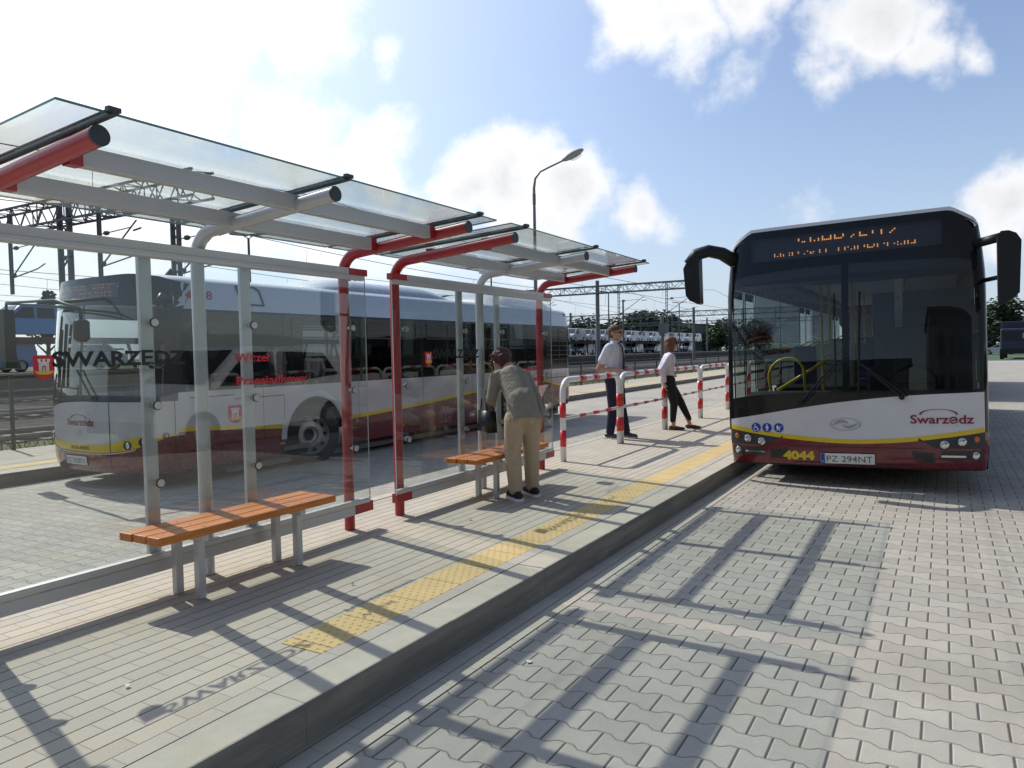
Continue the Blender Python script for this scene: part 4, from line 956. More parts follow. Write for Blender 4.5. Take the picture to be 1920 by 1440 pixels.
# sides
for sd in (1,-1):
    y0=.70; rng_=[(y0,11.78)] if sd>0 else [(1.9,5.2),(6.5,9.4),(10.6,11.78)]
    A=lambda y,z0,r=.58:archz2(y,z0,r); skirt=interp([(10.2,.27),(11.8,.50)])
    def archz2(y,z0,r):
        z=z0
        for c in arch:
            if abs(y-c)<r: z=max(z,.475+math.sqrt(r*r-(y-c)**2))
        return z
    for a,c in rng_:
        b=B()
        s.side(b,sd,a,c,lambda y:A(y,skirt(y)),lambda y:max(wave(y)-.055,A(y,skirt(y))),0,150,5,mi=0)
        s.side(b,sd,a,c,lambda y:A(y,wave(y)-.055),lambda y:max(wave(y),A(y,.27)),.001,150,1,mi=1)
        s.side(b,sd,a,c,lambda y:A(y,wave(y)),1.235,0,150,4,mi=2)
        mk('side_panel',b,[M_mar,M_byel,M_bbody],t,smooth=True)
    b=B(); s.side(b,sd,.72,11.78,2.27,interp([(10.8,2.62),(11.2,2.60),(11.5,2.52),(11.68,2.40),(11.8,2.28)]),0,90,8); mk('roof_cove',b,M_bcove,t,smooth=True)
    b=B()
    for c in (2.75,8.55):
        g=[]
        for k in range(33):
            a=math.pi*k/32; 
            g.append([b.verts.new((sd*(1.277+e),c+math.cos(a)*r_,.475+math.sin(a)*r_)) for r_,e in ((.575,.012),(.60,.016),(.655,.006),(.662,-.001))])
        for k in range(32):
            for j in range(3): b.faces.new((g[k][j],g[k+1][j],g[k+1][j+1],g[k][j+1]))
    mk('wheel_arch_trim',b,M_bbody,t,smooth=True)
    b=B(); ps=(.70,2.35,3.95,5.55,7.15,8.75,10.25) if sd>0 else (1.86,3.5,5.12,6.52,7.9,9.3,10.6,11.5)
    for y in ps: s.side(b,sd,y,y+.06,1.235,2.27,.002,2,3)
    s.side(b,sd,.7,11.78,1.235,1.25,.002,30,1); s.side(b,sd,.7,11.78,2.24,2.27,.002,30,1); s.side(b,sd,.62,.722,1.235,2.62,.001,6,8)
    if sd>0: s.side(b,sd,10.31,11.78,1.25,2.24,.0015,10,3)
    mk('window_post',b,M_mask,t)
    ws=[(.76,2.35),(2.41,3.95),(4.01,5.55),(5.61,7.15),(7.21,8.75),(8.81,10.25)] if sd>0 else [(1.92,3.5),(3.56,5.12),(6.58,7.9),(7.96,9.3)]
    for a,c in ws:
        b=B(); s.side(b,sd,a,c,1.25,2.24,0,4,3); w_=mk('window',b,G_side,t)
        if c-a>1.5 and a>2:
            b=B(); 
            for q in (a+.12,(a+c)/2,c-.14): s.side(b,sd,q,q+.022,1.93,2.19,.006,1,2)
            s.side(b,sd,a+.12,c-.118,1.915,1.935,.006,6,1); s.side(b,sd,a+.12,c-.118,2.175,2.195,.006,6,1); mk('hopper_frame',b,M_grey,w_)
b=B()
for k in range(7):
    for y0,y1 in ((10.42,11.02),(11.08,11.62)): s.side(b,1,y0,y1,1.45+k*.11,1.45+k*.11+.018,.010,3,1)
for y in (10.40,11.04,11.63): s.side(b,1,y,y+.025,1.40,2.18,.011,1,3)
mk('engine_vent',b,M_grey,t)
b=B()
for y in (.66,1.98,3.9,5.6,7.2,9.6,10.9): s.side(b,1,y,y+.006,.28,1.23,.003,1,6)
s.side(b,1,1.5,2.35,1.10,1.112,.003,4,1); s.side(b,1,2.35,2.358,.60,1.11,.003,1,4); s.side(b,1,.66,1.5,1.155,1.165,.003,4,1); s.side(b,1,10.3,11.75,1.02,1.035,.003,4,1)
mk('panel_gap',b,M_seam,t)
crest(1.20,1.42,.78,1.02,lambda y,z,l=0:(s.sx(y,z)+.004+l,y,z),t)
b=B(); text_fit('4028',.66,1.04,2.40,.11,lambda u,v:(s.sx(u,v)+.003,u,v),b,.02); mk('fleet_number',b,M_maroontext,t)
b=B()
for a,c in (((1.42,2.60),(1.50,2.36)),((1.50,2.36),(1.86,2.36)),((1.86,2.36),(1.8,2.56)),((1.8,2.56),(1.72,2.60)),((1.72,2.60),(1.42,2.60))):
    beam(b,(s.sx(a[0],a[1])+.006,a[0],a[1]),(s.sx(c[0],c[1])+.006,c[0],c[1]),.02,.022)
mk('hatch_seal',b,M_rub,t)
b=B(); 
for y in (2.1,4.8,7.2,10.7): box(b,(1.279,y,.42),(.012,.09,.035))
mk('side_marker',b,M_amb,t)
# roof pods
def pod(y0,y1,h,x1=1.02,m=M_bsilver,name='roof_pod'):
    b=B(); ny=16; g=[]
    for i in range(ny+1):
        u=i/ny; y=y0+(y1-y0)*u; k=min(1,min(u,1-u)*4.5)**.5
        g.append([b.verts.new((math.sin((j/10-.5)*math.pi)*x1*(1-.03*(1-k)),y,2.60+h*k*(1-abs(math.sin((j/10-.5)*math.pi))**4)**.5)) for j in range(11)])
    for i in range(ny):
        for j in range(10): b.faces.new((g[i][j],g[i+1][j],g[i+1][j+1],g[i][j+1]))
    mk(name,b,m,t,smooth=True)
pod(3.0,7.1,.34); pod(8.3,11.15,.42,1.12)
b=B(); prism(b,[(0,0),(.16,0),(.11,.12)],-.01,.01,lambda u,v,w:(.6+w,.8+u,2.72+v)); mk('antenna',b,M_plas,t)
bus_common(s,t,None,1.25,2.24,(2.75,8.55),doors_side=-1,seatrows=(3.2,10.0),roofm=M_bsilver)
b=B(); prism(b,[(.10,.42),(.80,.42),(.80,1.10),(.50,1.12),(.12,1.0)],-1.0,1.0,lambda u,v,w:(w,u+.12,v)); bev(b,.03); mk('dashboard',b,M_grey,t)
b=B(); tube(b,arc((.55,1.05,1.15),.23,0,2*math.pi,28,(1,0,0),(0,.55,.83)),.016,8,caps=False); mk('steering_wheel',b,M_plas,t)
b=B(); box(b,(.60,1.55,.98),(.50,.50,.12)); box(b,(.60,1.82,1.40),(.48,.12,.80)); box(b,(.60,1.85,1.90),(.28,.09,.2)); box(b,(.6,1.5,.65),(.3,.3,.5)); bev(b,.03); mk('driver_seat',b,M_seat,t)
b=B(); box(b,(.66,2.2,1.30),(1.0,.04,1.6)); mk('cab_partition',b,M_int,t)
b=B(); box(b,(1.15,1.35,1.32),(.02,.5,.13)); mk('route_board',b,mat('route_board_face',(.4,.42,.4),.5),t)

# ============================================================ railway behind
M_galv=mat('galvanised_steel',(.17,.18,.19),.5,metal=.3,var=.12)
M_dsteel=mat('dark_mast_steel',(.11,.12,.125),.6,var=.15)
M_rail=mat('rail_steel',(.30,.27,.25),.3,metal=.8,var=.1)
M_sleeper=concrete('sleeper_concrete',(.16,.15,.13))
M_wire=mat('copper_wire',(.10,.10,.10),.6,var=0)
M_lampg=mat('lamp_head_grey',(.33,.35,.35),.4,var=.05)
M_platw=mat('railway_platform_wall',(.07,.07,.072),.8,var=.25,vs=2)
M_plate2=concrete('platform_coping',(.42,.40,.36))
# tracks
for x in (-16.2,-23.0,-31.0,-43.0,-48.5):
    for s_ in (-.7175,.7175):
        b=B(); prism(b,[(x+s_-.036,.06),(x+s_+.036,.06),(x+s_+.03,.1),(x+s_-.03,.1)],-60,330,lambda u,v,w:(u,w,v)); box(b,(x+s_,135,.02),(.02,390,.08)); struct('rail',b,M_rail)
    b=B()
    for k in range(250): box(b,(x,-4+k*.62,-.05),(2.5,.25,.10))
    struct('sleepers',b,M_sleeper)
# low railway platform with lit edge
b=B(); box(b,(-35,120,.42),(4.0,300,.98)); struct('railway_platform',b,M_platw)
b=B(); box(b,(-33.1,120,.965),(.55,300.2,.10)); struct('platform_coping',b,M_plate2)
b=B(); box(b,(-32.96,120,.30),(.04,300,.10)); struct('cable_duct',b,M_conc)

# fence behind the far platform
t=thing('mesh_fence','thin dark wire fence on slim posts behind the far platform','fence',(-13.35,30,ZF))
M_fence=mat('dark_green_paint',(.022,.032,.03),.5)
y=3.1
while y<64:
    b=B(); box(b,(-13.35,y,ZF+.62),(.05,.05,1.24)); box(b,(-13.35,y,ZF+1.25),(.06,.06,.015)); mk('post',b,M_fence,t); y+=3.18
for z in (.12,.5,.88,1.18):
    b=B(); tube(b,[(-13.35,3.1,ZF+z),(-13.35,63.4,ZF+z)],.010 if z<1.1 else .014,6); mk('rail',b,M_fence,t)

# catenary gantries
def lattice(b,p0,p1,w,h,n,r):
    p0=Vector(p0);p1=Vector(p1);d=(p1-p0)
    ax=d.normalized(); u=Vector((0,0,1)) if abs(ax.z)<.5 else Vector((1,0,0)); v=ax.cross(u).normalized(); u=v.cross(ax).normalized()
    cs=[(-1,-1),(1,-1),(1,1),(-1,1)]
    C=lambda k,c:p0+d*(k/n)+v*(w/2*c[0])+u*(h/2*c[1])
    for c in cs: beam(b,C(0,c),C(n,c),r*2.2,r*2.2)
    for k in range(n):
        for a,c in ((0,1),(1,2),(2,3),(3,0)):
            q,s_=(cs[a],cs[c]) if k%2 else (cs[c],cs[a]); beam(b,C(k,q),C(k+1,s_),r,r)
        if k%3==0:
            for a,c in ((0,1),(1,2),(2,3),(3,0)): beam(b,C(k,cs[a]),C(k,cs[c]),r,r)
def cantilever(t,x,y,z,dr,m):
    b=B(); e=(x+dr*2.3,y,z+1.5); beam(b,(x,y,z),e,.04,.04); beam(b,(x,y,z),(x+dr*2.0,y,z+.25),.04,.04); beam(b,(x+dr*2.0,y,z+.25),(x+dr*2.6,y,z+.42),.035,.035); beam(b,(x,y,z+1.2),(x+dr*1.9,y,z+1.28),.03,.03)
    ell(b,(x+dr*.45,y,z+1.22),(.16,.09,.09),10); beam(b,(e[0]-.2,y,e[2]-.35),(e[0]+.25,y,e[2]-.30),.05,.05); ell(b,(x+dr*.2,y,z+.13),(.13,.08,.08),8); mk('cantilever_arm',b,m,t)
def gantry(label,y,x0,x1,z,h,cols,drops,m,n,r=.05,w=.8):
    t=thing('catenary_gantry',label,'gantry',(cols[0][0],y,0),group='lattice gantries over the railway')
    b=B(); lattice(b,(x0,y,z),(x1,y,z),w,h,n,r); mk('truss',b,m,t)
    for x,kind in cols:
        b=B()
        if kind=='double': 
            for q in (-.33,.33): box(b,(x+q,y,z/2),(.10,.20,z+h*.6))
            for k in range(12): beam(b,(x-.38,y,k*.6+.2),(x+.38,y,k*.6+.75 if k%2==0 else k*.6-.2),.05,.05)
            for k in range(5): box(b,(x,y,1+k*1.5),(.76,.12,.10))
        elif kind=='slim':
            for q in (-.15,.15): box(b,(x+q,y,z/2),(.07,.14,z))
            for k in range(22): box(b,(x,y,.3+k*z/22),(.3,.05,.09))
        else: cyl(b,(x,y,0),(x,y,z+h*.5+.5),.20,.165,seg=16)
        mk('mast',b,m,t)
    for x,dr in drops:
        b=B()
        for q in (-.07,.07): box(b,(x+q,y,z-1.3),(.035,.09,2.9+h*.5))
        for k in range(10): box(b,(x,y,z-2.6+k*.3),(.13,.03,.05))
        mk('drop_post',b,m,t)
        cantilever(t,x,y,z-2.3,dr,m)
    return t
gantry('near catenary gantry above the shelter roof, on a double lattice mast',16,-40,-21.1,7.25,.85,[(-29.4,'double')],[(-27.1,1),(-33.5,1)],M_dsteel,30,.034)
gantry('catenary gantry with round mast, right of the second shelter',60,-48,-18.4,6.85,.62,[(-26.4,'round')],[(-24.4,1),(-20.1,1),(-33,1),(-40,1)],M_galv,44,.036)
gantry('third catenary gantry, small, between the woman and the bus mirror',95,-52,-14,6.1,.62,[(-28.2,'round'),(-46,'round')],[(-35.5,1),(-31.1,1),(-22,1),(-18,1)],M_galv,56,.036)
gantry('farthest catenary gantry, seen low beside the bus front',140,-56,-10,6.5,.62,[(-39,'round'),(-14,'round')],[(-33,1),(-27,1),(-20,1)],M_galv,60,.036)
t=thing('catenary_mast','slim riveted mast rising behind the front of the grey bus','mast',(-22.9,16.2,0))
b=B()
for q in (-.16,.16): box(b,(-22.9+q,16.2,3.4),(.08,.15,6.8))
for k in range(22): box(b,(-22.9,16.2,.3+k*.3),(.3,.05,.09))
mk('mast',b,M_dsteel,t); cantilever(t,-22.75,16.2,4.4,1,M_dsteel)
t=thing('catenary_mast','concrete mast with a box, behind the man in the white shirt','mast',(-24.6,72,0))
b=B(); cyl(b,(-24.6,72,0),(-24.6,72,4.9),.2,.17,seg=12); mk('mast',b,M_galv,t); b=B(); box(b,(-24.4,71.8,3.6),(.9,.5,1.0)); mk('box',b,M_galv,t)
t=thing('signal_mast','thin dark pole standing left of the mast behind the man','mast',(-26.4,66,0))
b=B(); cyl(b,(-26.4,66,0),(-26.4,66,6.3),.10,.08,seg=10); ell(b,(-26.5,66,3.2),(.22,.18,.2),8); mk('pole',b,M_dsteel,t)

# overhead wires
for i,(x,z) in enumerate(((-16.2,4.9),(-23.0,5.0),(-31.0,5.0),(-43.0,5.0),(-48.5,5.1))):
    t=thing('overhead_wire','sagging contact wire and messenger wire over one of the tracks','wire',(x,16,z),group='overhead wires above the tracks')
    b=B(); tube(b,[(x,-30,z),(x,16,z),(x,60,z),(x,95,z),(x,140,z),(x,260,z)],.012,5); mk('contact_wire',b,M_wire,t)
    b=B(); pts=[]
    for a,c in ((-30,16),(16,60),(60,95),(95,140),(140,260)):
        for k in range(12):
            u=k/12; pts.append((x+.1,a+(c-a)*u,z+1.35-3.2*u*(1-u)*.9))
    tube(b,pts,.014,5); mk('messenger_wire',b,M_wire,t)
    b=B()
    for a,c in ((-30,16),(16,60),(60,95),(95,140)):
        for k in range(1,7): 
            u=k/7; cyl(b,(x,a+(c-a)*u,z),(x+.1,a+(c-a)*u,z+1.35-2.88*u*(1-u)),.008,seg=4)
    mk('droppers',b,M_wire,t)

# lamps
def tlamp(label,x,y,h=8.2,m=None):
    t=thing('platform_lamp',label,'lamp post',(x,y,0),group='double-headed lamps on the railway platform')
    b=B(); cyl(b,(x,y,.9),(x,y,h-.15),.10,.065,seg=12); cyl(b,(x,y,.9),(x,y,1.9),.14,seg=12); mk('pole',b,M_dsteel,t,smooth=False)
    for s_ in (-1,1):
        b=B(); d=Vector((rgt.x,rgt.y,0)).normalized()*s_
        c=Vector((x,y,h)); p=[c+d*.05,c+d*1.05+Vector((0,0,.10))]; beam(b,p[0],p[1],.30,.10); bev(b,.03); tube(b,[c-Vector((0,0,.2)),c+d*.3],.03,8); mk('lamp_head',b,M_lampg,t)
for i,(x,y,l) in enumerate(((-33.6,28.3,'double-headed lamp seen under the roof of the nearest shelter'),(-33.8,54.2,'double-headed lamp seen above the second shelter between its posts'),(-33.8,80,'double-headed lamp hidden behind the second gantry'),(-33.6,106,'double-headed lamp left of the bus mirror, farthest of the platform lamps'))): tlamp(l,x,y,8.3)
t=thing('street_lamp','tall street lamp with one curved arm, behind the second shelter','street lamp',(-13.2,24.3,ZF))
b=B(); P=Vector((-13.2,24.3,0)); d=Vector((rgt.x,rgt.y,0)).normalized()
tube(b,[P+Vector((0,0,.04)),P+Vector((0,0,2.2)),P+Vector((0,0,5.6)),P+Vector((0,0,7.6)),P+Vector((0,0,7.95))+d*.05,P+Vector((0,0,8.2))+d*.24,P+Vector((0,0,8.35))+d*.55,P+Vector((0,0,8.60))+d*1.1],[.09,.08,.06,.05,.042,.035,.033,.03],12); mk('pole',b,M_galv,t,smooth=True)
b=B(); cyl(b,P+Vector((0,0,7.0)),P+Vector((0,0,7.4)),.062,seg=12); mk('collar',b,M_galv,t)
b=B(); c=P+Vector((0,0,8.80))+d*1.46; rot=Matrix.Rotation(math.atan2(d.y,d.x),3,'Z')@Matrix.Rotation(-R(27),3,'Y'); ell(b,c,(.46,.15,.13),16,rot); hd_=mk('lamp_head',b,M_lampg,t,smooth=True)
b=B(); ell(b,c-Vector((0,0,.07))+d*.12,(.24,.12,.10),14,rot); mk('lamp_glass',b,glassmat('lamp_glass',(.8,.82,.82)),hd_,smooth=True)

# ------------------------------------------------------------ cars and vans
M_vglass=mat('car_window',(.012,.016,.022),.22,var=0,spec=.3)
def car(name,label,cat,col,loc,rz,kind='van',group=None,L=4.4,Wd=1.75,H=1.8,parts=True):
    paint=mat('car_paint_'+col[0],col[1],.25,var=.03,coat=.7)
    t=thing(name,label,cat,loc,rz,group=group,world=False)
    if kind=='van': prof=[(-L/2,.30),(-L/2,.95),(-L/2+.12,1.75),(-L/2+.3,H),(L/2-1.75,H),(L/2-1.45,H-.04),(L/2-.78,1.12),(L/2-.12,.88),(L/2,.62),(L/2,.30)]
    elif kind=='suv': prof=[(-L/2,.35),(-L/2,.95),(-L/2+.22,1.62),(-L/2+.45,H),(L/2-2.0,H),(L/2-1.7,H-.05),(L/2-1.05,1.08),(L/2-.12,.92),(L/2,.66),(L/2,.35)]
    else: prof=[(-L/2,.30),(-L/2,.85),(-L/2+.55,1.0),(-L/2+1.05,H),(L/2-2.0,H),(L/2-1.15,.98),(L/2-.12,.78),(L/2,.55),(L/2,.30)]
    b=B(); g=[]
    zs=lambda z:1-.10*max(0,(z-.95)/(H-.95))**1.3 if z>.95 else (1-.03*(.95-z))
    cols_=(-1,-.93,-.6,0,.6,.93,1)
    for u in cols_:
        g.append([b.verts.new((u*Wd/2*zs(z),y*(1-.0),z-(.03 if abs(u)==1 and z>H-.2 else 0)-(.05*(abs(u)>.95) if z<.5 else 0))) for y,z in prof])
    n=len(prof)
    for i in range(len(g)-1):
        for j in range(n): b.faces.new((g[i][j],g[i+1][j],g[i+1][(j+1)%n],g[i][(j+1)%n]))
    b.faces.new(g[0][::-1]); b.faces.new(g[-1]); bev(b,.035,2); mk('body',b,paint,t,auto=45)
    wy=(-L/2+.80,L/2-.85)
    for y in wy:
        for sd in (-1,1):
            b=B(); cyl(b,(sd*(Wd/2-.20),y,.32),(sd*(Wd/2+.012),y,.32),.33,seg=22); w_=mk('wheel',b,M_tyre,t,auto=40)
            b=B(); cyl(b,(sd*(Wd/2-.05),y,.32),(sd*(Wd/2+.02),y,.32),.20,seg=16); mk('rim',b,M_rim,w_,auto=40)
    def win(p):
        for sd in (-1,1):
            b=B(); b.faces.new([b.verts.new((sd*(Wd/2*zs(z)+.012),y,z)) for y,z in p]); mk('side_window',b,M_vglass,t)
    k=1.08
    if kind=='van': win([(L/2-1.0,1.10),(L/2-1.62,H-.12),(L/2-2.15,H-.12),(L/2-2.15,1.08)]); (win([(L/2-2.3,1.10),(L/2-2.3,H-.14),(L/2-3.2,H-.14),(L/2-3.2,1.10)]) if parts=='crew' else None); ws=[(L/2-.80,1.13),(L/2-1.46,H-.07)]
    elif kind=='suv': win([(L/2-1.25,1.10),(L/2-1.8,H-.12),(-.1,H-.10),(-.1,1.08)]); win([(-.18,1.08),(-.18,H-.10),(-L/2+.95,H-.14),(-L/2+.62,1.16)]); ws=[(L/2-1.07,1.10),(L/2-1.72,H-.07)]
    else: win([(L/2-1.35,1.0),(L/2-2.05,H-.08),(.0,H-.07),(0,.98)]); win([(-.08,.98),(-.08,H-.07),(-L/2+1.15,H-.1),(-L/2+.85,1.0)]); ws=[(L/2-1.17,1.0),(L/2-1.98,H-.04)]
    b=B(); (y0,z0),(y1,z1)=ws; b.faces.new([b.verts.new(v) for v in ((-Wd/2*zs(z0)*.9,y0+.075,z0),(Wd/2*zs(z0)*.9,y0+.075,z0),(Wd/2*zs(z1)*.86,y1+.075,z1),(-Wd/2*zs(z1)*.86,y1+.075,z1))]); mk('windscreen',b,M_vglass,t)
    b=B(); y_=-L/2-.006; y2=-L/2+.05; b.faces.new([b.verts.new(v) for v in ((-Wd*.38,-L/2+.03,1.12),(Wd*.38,-L/2+.03,1.12),(Wd*.34,-L/2+.13,H-.22),(-Wd*.34,-L/2+.13,H-.22))]); mk('rear_window',b,M_vglass,t)
    for sd in (-1,1):
        b=B(); box(b,(sd*Wd*.40,L/2-.02,.72),(.26,.12,.14)); mk('headlight',b,M_lamp,t); b=B(); box(b,(sd*Wd*.44,-L/2+.01,.95),(.12,.06,.30)); mk('tail_light',b,M_mar,t)
    for q in (L/2,-L/2):
        b=B(); box(b,(0,q,.42),(Wd*.9,.08,.20)); bev(b,.02); mk('bumper',b,M_plas,t)
    return t
WHT=('white',(.60,.62,.64)); WH2=('van_white',(.42,.46,.52)); BLU=('blue',(.03,.22,.62)); SLV=('silver',(.36,.38,.40)); DRK=('dark',(.03,.035,.045))
# car-carrying train
M_wag=mat('wagon_red_brown',(.10,.022,.018),.7,var=.3); M_wag2=mat('wagon_dark',(.035,.032,.032),.75,var=.3)
WX=-43.0; DZ=2.72
tw=thing('car_carrier_wagon','red car-carrier wagon with blue vans, at the left edge behind the bus','rail wagon',(WX,16,0),group='two-deck car-carrier wagons'); OFF[tw.name]=Vector((WX,16,0))
def wagon(t,y,mm):
    b=B(); box(b,(WX,y,DZ-.10),(2.9,25.2,.16)); 
    for s_ in (-1,1): box(b,(WX+s_*1.46,y,DZ-.12),(.05,25.2,.30))
    mk('upper_deck',b,mm,t)
    b=B(); box(b,(WX,y,.85),(2.8,25.4,.16)); 
    for s_ in (-1,1): box(b,(WX+s_*1.42,y,.78),(.06,25.4,.30))
    mk('lower_deck',b,mm,t)
    for k in range(7):
        for s_ in (-1,1):
            b=B(); yy=y-12.2+k*4.07; beam(b,(WX+s_*1.42,yy,.85),(WX+s_*1.42,yy+(.5 if k%2 else -.5),DZ-.1),.12,.16); mk('stanchion',b,M_wag2,t)
    for q in (-10,-8.2,8.2,10):
        for s_ in (-.75,.75): 
            b=B(); cyl(b,(WX+s_-.07,y+q,.5),(WX+s_+.07,y+q,.5),.42,seg=20); mk('wheel',b,M_dsteel,t)
    b=B()
    for q in (-9.1,9.1): box(b,(WX,y+q,.55),(2.0,2.6,.35))
    mk('bogie',b,M_wag2,t)
wagon(tw,16,M_wag)
for k,l in enumerate(('car-carrier wagon mostly hidden by the parked grey bus','car-carrier wagon under the white vans, left of the man in the white shirt','car-carrier wagon under the white vans, behind the man and the woman','car-carrier wagon at the far end under the last white vans')):
    c=copy_tree(tw,loc=(WX,16+26.4*(k+1)+.0,0),label=l,mats={'wagon_red_brown':M_wag2})
vb=car('panel_van','blue van on the upper deck of the wagon at the left edge','van',BLU,(WX,21.2,DZ-.02),0,parts='crew',group='vans on the car-carrier train')
vb.rotation_euler=(0,0,math.pi)
copy_tree(vb,loc=(WX,16.2,DZ-.02),label='blue van on the upper deck, just behind the bus mirror at the left edge')
vl=copy_tree(vb,loc=(WX,19.0,.93),label='blue van on the lower deck of the wagon at the left edge')
car('hatchback','silver car on the lower deck, nose beside the red shield','car',SLV,(WX,24.2,.93),math.pi,kind='sedan',H=1.45,L=4.2)
vw=car('panel_van','white van on the train, leftmost one beside the rear of the grey bus','van',WH2,(WX,79.5,DZ-.02),math.pi,group='vans on the car-carrier train')
names=['white van on the train, second from the grey bus, behind the round mast','white van on the train, hidden by the head of the man','white van on the train, first one right of the head of the man','white van on the train, second right of the head of the man','white van on the train, third right of the head of the man','white van on the train, midway between the man and the woman','white van on the train, just left of the head of the woman','white van on the train, above the head of the woman','white van on the train, first one right of the woman','white van on the train, left of the thin lamp pole','white van on the train, right of the thin lamp pole','white van on the train, last but one','white van on the train, last one beside the low building']
for k,l in enumerate(names): copy_tree(vw,loc=(WX+random.uniform(-.08,.08),79.5+(k+1)*5.05,DZ-.02),label=l)
for k in range(7):
    copy_tree(vw,loc=(WX,83+k*9.6,.93),label='pale van on the lower deck of the train, in the shade under the white vans')

# white estate car beside the bus, mirrored in the shelter glass
car('estate_car','white estate car parked right of the bus, seen mirrored in the shelter glass','car',WHT,(3.6,9.2,0),R(180),kind='suv',L=4.6,H=1.72,Wd=1.85)

# ------------------------------------------------------------ low buildings
M_bld=mat('pale_green_cladding',(.16,.21,.20),.7,var=.06); M_bld2=mat('grey_render',(.20,.20,.19),.8,var=.1); M_roofd=mat('dark_roof_felt',(.03,.03,.032),.8); M_win=mat('dark_window',(.02,.025,.03),.1)
def bld(label,x,y,w,d,h,m,nwin,name='warehouse'):
    t=thing(name,label,'building',(x,y,0))
    b=B(); box(b,(x,y,h/2),(w,d,h)); mk('wall',b,m,t)
    b=B(); box(b,(x,y,h+.15),(w+.5,d+.5,.3)); mk('roof',b,M_roofd,t)
    for k in range(nwin):
        b=B(); box(b,(x-w/2+(k+.5)*w/nwin,y-d/2-.02,h*.55),(w/nwin*.5,.06,h*.28)); mk('window',b,M_win,t)
    b=B(); box(b,(x+w/2+.02,y,1.4),(.06,d*.2,2.8)); mk('door',b,M_roofd,t)
bld('flat pale green building behind the last white vans',-66,190,26,30,7.4,M_bld,4)
bld('low dark-roofed building behind the leftmost white vans',-88,140,16,30,6.6,M_bld2,4)
bld('low cream building left of the round mast, below the trees',-112,150,18,24,6.0,mat('cream_render',(.32,.30,.24),.8),3)

# ------------------------------------------------------------ trees
M_bark=mat('tree_bark',(.07,.055,.04),.9,var=.3,bump=.01)
def leafmat(name,c):
    m,nb,bs_=base(name); tcn=nb.n('ShaderNodeTexCoord'); f=nb.noise(tcn.outputs['Object'],.9,3); f2=nb.noise(tcn.outputs['Object'],9,3)
    k=nb.m('MULTIPLY',nb.rng(f,.3,.7,.6,1.5),nb.rng(f2,.3,.7,.75,1.3)); nb.L.new(nb.scale(c,k),bs_.inputs['Base Color']); bs_.inputs['Roughness'].default_value=.7
    bs_.inputs['Subsurface Weight'].default_value=0; return m
M_leaf=leafmat('leaf_green',(.045,.075,.02)); M_leaf2=leafmat('leaf_dark_green',(.025,.045,.018))
def tree(label,x,y,h,wd,m,n=2600,leaf=.34,name='broadleaf_tree',z0=0,group='trees beyond the railway',base_=.22):
    t=thing(name,label,'tree',(x,y,z0),group=group)
    b=B(); tube(b,[(x,y,z0-.3),(x+.1,y,z0+h*.25),(x,y+.1,z0+h*.5),(x+.1,y,z0+h*.8)],[h*.03,h*.022,h*.015,h*.005],8)
    for k in range(9):
        a=random.uniform(0,6.28); z=z0+h*random.uniform(.25,.6); L_=wd*random.uniform(.3,.45); tube(b,[(x,y,z),(x+math.cos(a)*L_*.6,y+math.sin(a)*L_*.6,z+h*.1),(x+math.cos(a)*L_,y+math.sin(a)*L_,z+h*.24)],[h*.012,h*.007,h*.003],6)
    mk('trunk',b,M_bark,t,smooth=True)
    lobes=[]
    for k in range(16):
        a=random.uniform(0,6.28); q=random.uniform(0,.36)*wd; zz=random.uniform(base_+.12,.9); q*= (1.25-zz*.75)
        lobes.append((x+math.cos(a)*q,y+math.sin(a)*q,z0+h*zz,wd*random.uniform(.13,.24)))
    b=B()
    for i in range(n):
        lx,ly,lz,lr=random.choice(lobes); v=Vector((random.gauss(0,1),random.gauss(0,1),random.gauss(0,1))).normalized()*lr*random.uniform(.55,1.08)
        c=Vector((lx,ly,lz))+Vector((v.x,v.y,v.z*.8)); s_=leaf*random.uniform(.5,1.2)
        a=Vector((random.gauss(0,1),random.gauss(0,1),random.gauss(0,1))).normalized(); q=a.cross(Vector((0,0,1))).normalized()*s_; r_=a.cross(q).normalized()*s_*.7
        b.faces.new([b.verts.new(c+q*u+r_*w) for u,w in ((-1,0),(-.3,-.7),(1,0),(.2,.8))])
    mk('crown',b,m,t); return t
random.seed(21)
kinds=['bushy dark green tree behind the white vans','broad green tree behind the white vans','mid green tree beyond the railway']
i=0
for (px,Y,h,w) in ((1092,150,11.5,14),(1106,146,9,10),(1075,155,10,12),(1140,120,8.5,9),(1176,150,12.5,13),(1196,150,13.5,13),(1214,146,13,12),(1232,152,12.5,13),(1250,148,12,12),(1266,156,11,12),(1290,220,11,14),(1310,225,12,14),(1330,225,12.5,12),(1345,180,11.5,11),(1362,190,12,12),(1382,200,11,12),(1402,205,12,12),(1425,210,11,12)):
    d=raydir(px,655); X_=d.x/d.y*Y
    h*=.70
    tree(['dense tree on the skyline left of the round mast','tree on the skyline behind the row of white vans','tree on the skyline beside or seen through the bus door'][0 if px<1120 else (1 if px<1280 else 2)],round(X_,1),Y,h,w,M_leaf if i%2 else M_leaf2,2400,.42,group='trees beyond the railway left of the mast' if px<1120 else ('trees beyond the railway behind the vans' if px<1280 else 'trees beyond the railway beside the bus')); i+=1
tree('small conifer tip showing above the roof of the grey bus',-62,32,7.6,3.0,M_leaf2,900,.2,name='conifer_tree',group=None)
tree('distant tree showing between the posts of the second shelter',-72,78,12.5,9,M_leaf2,1800,.3,group=None)
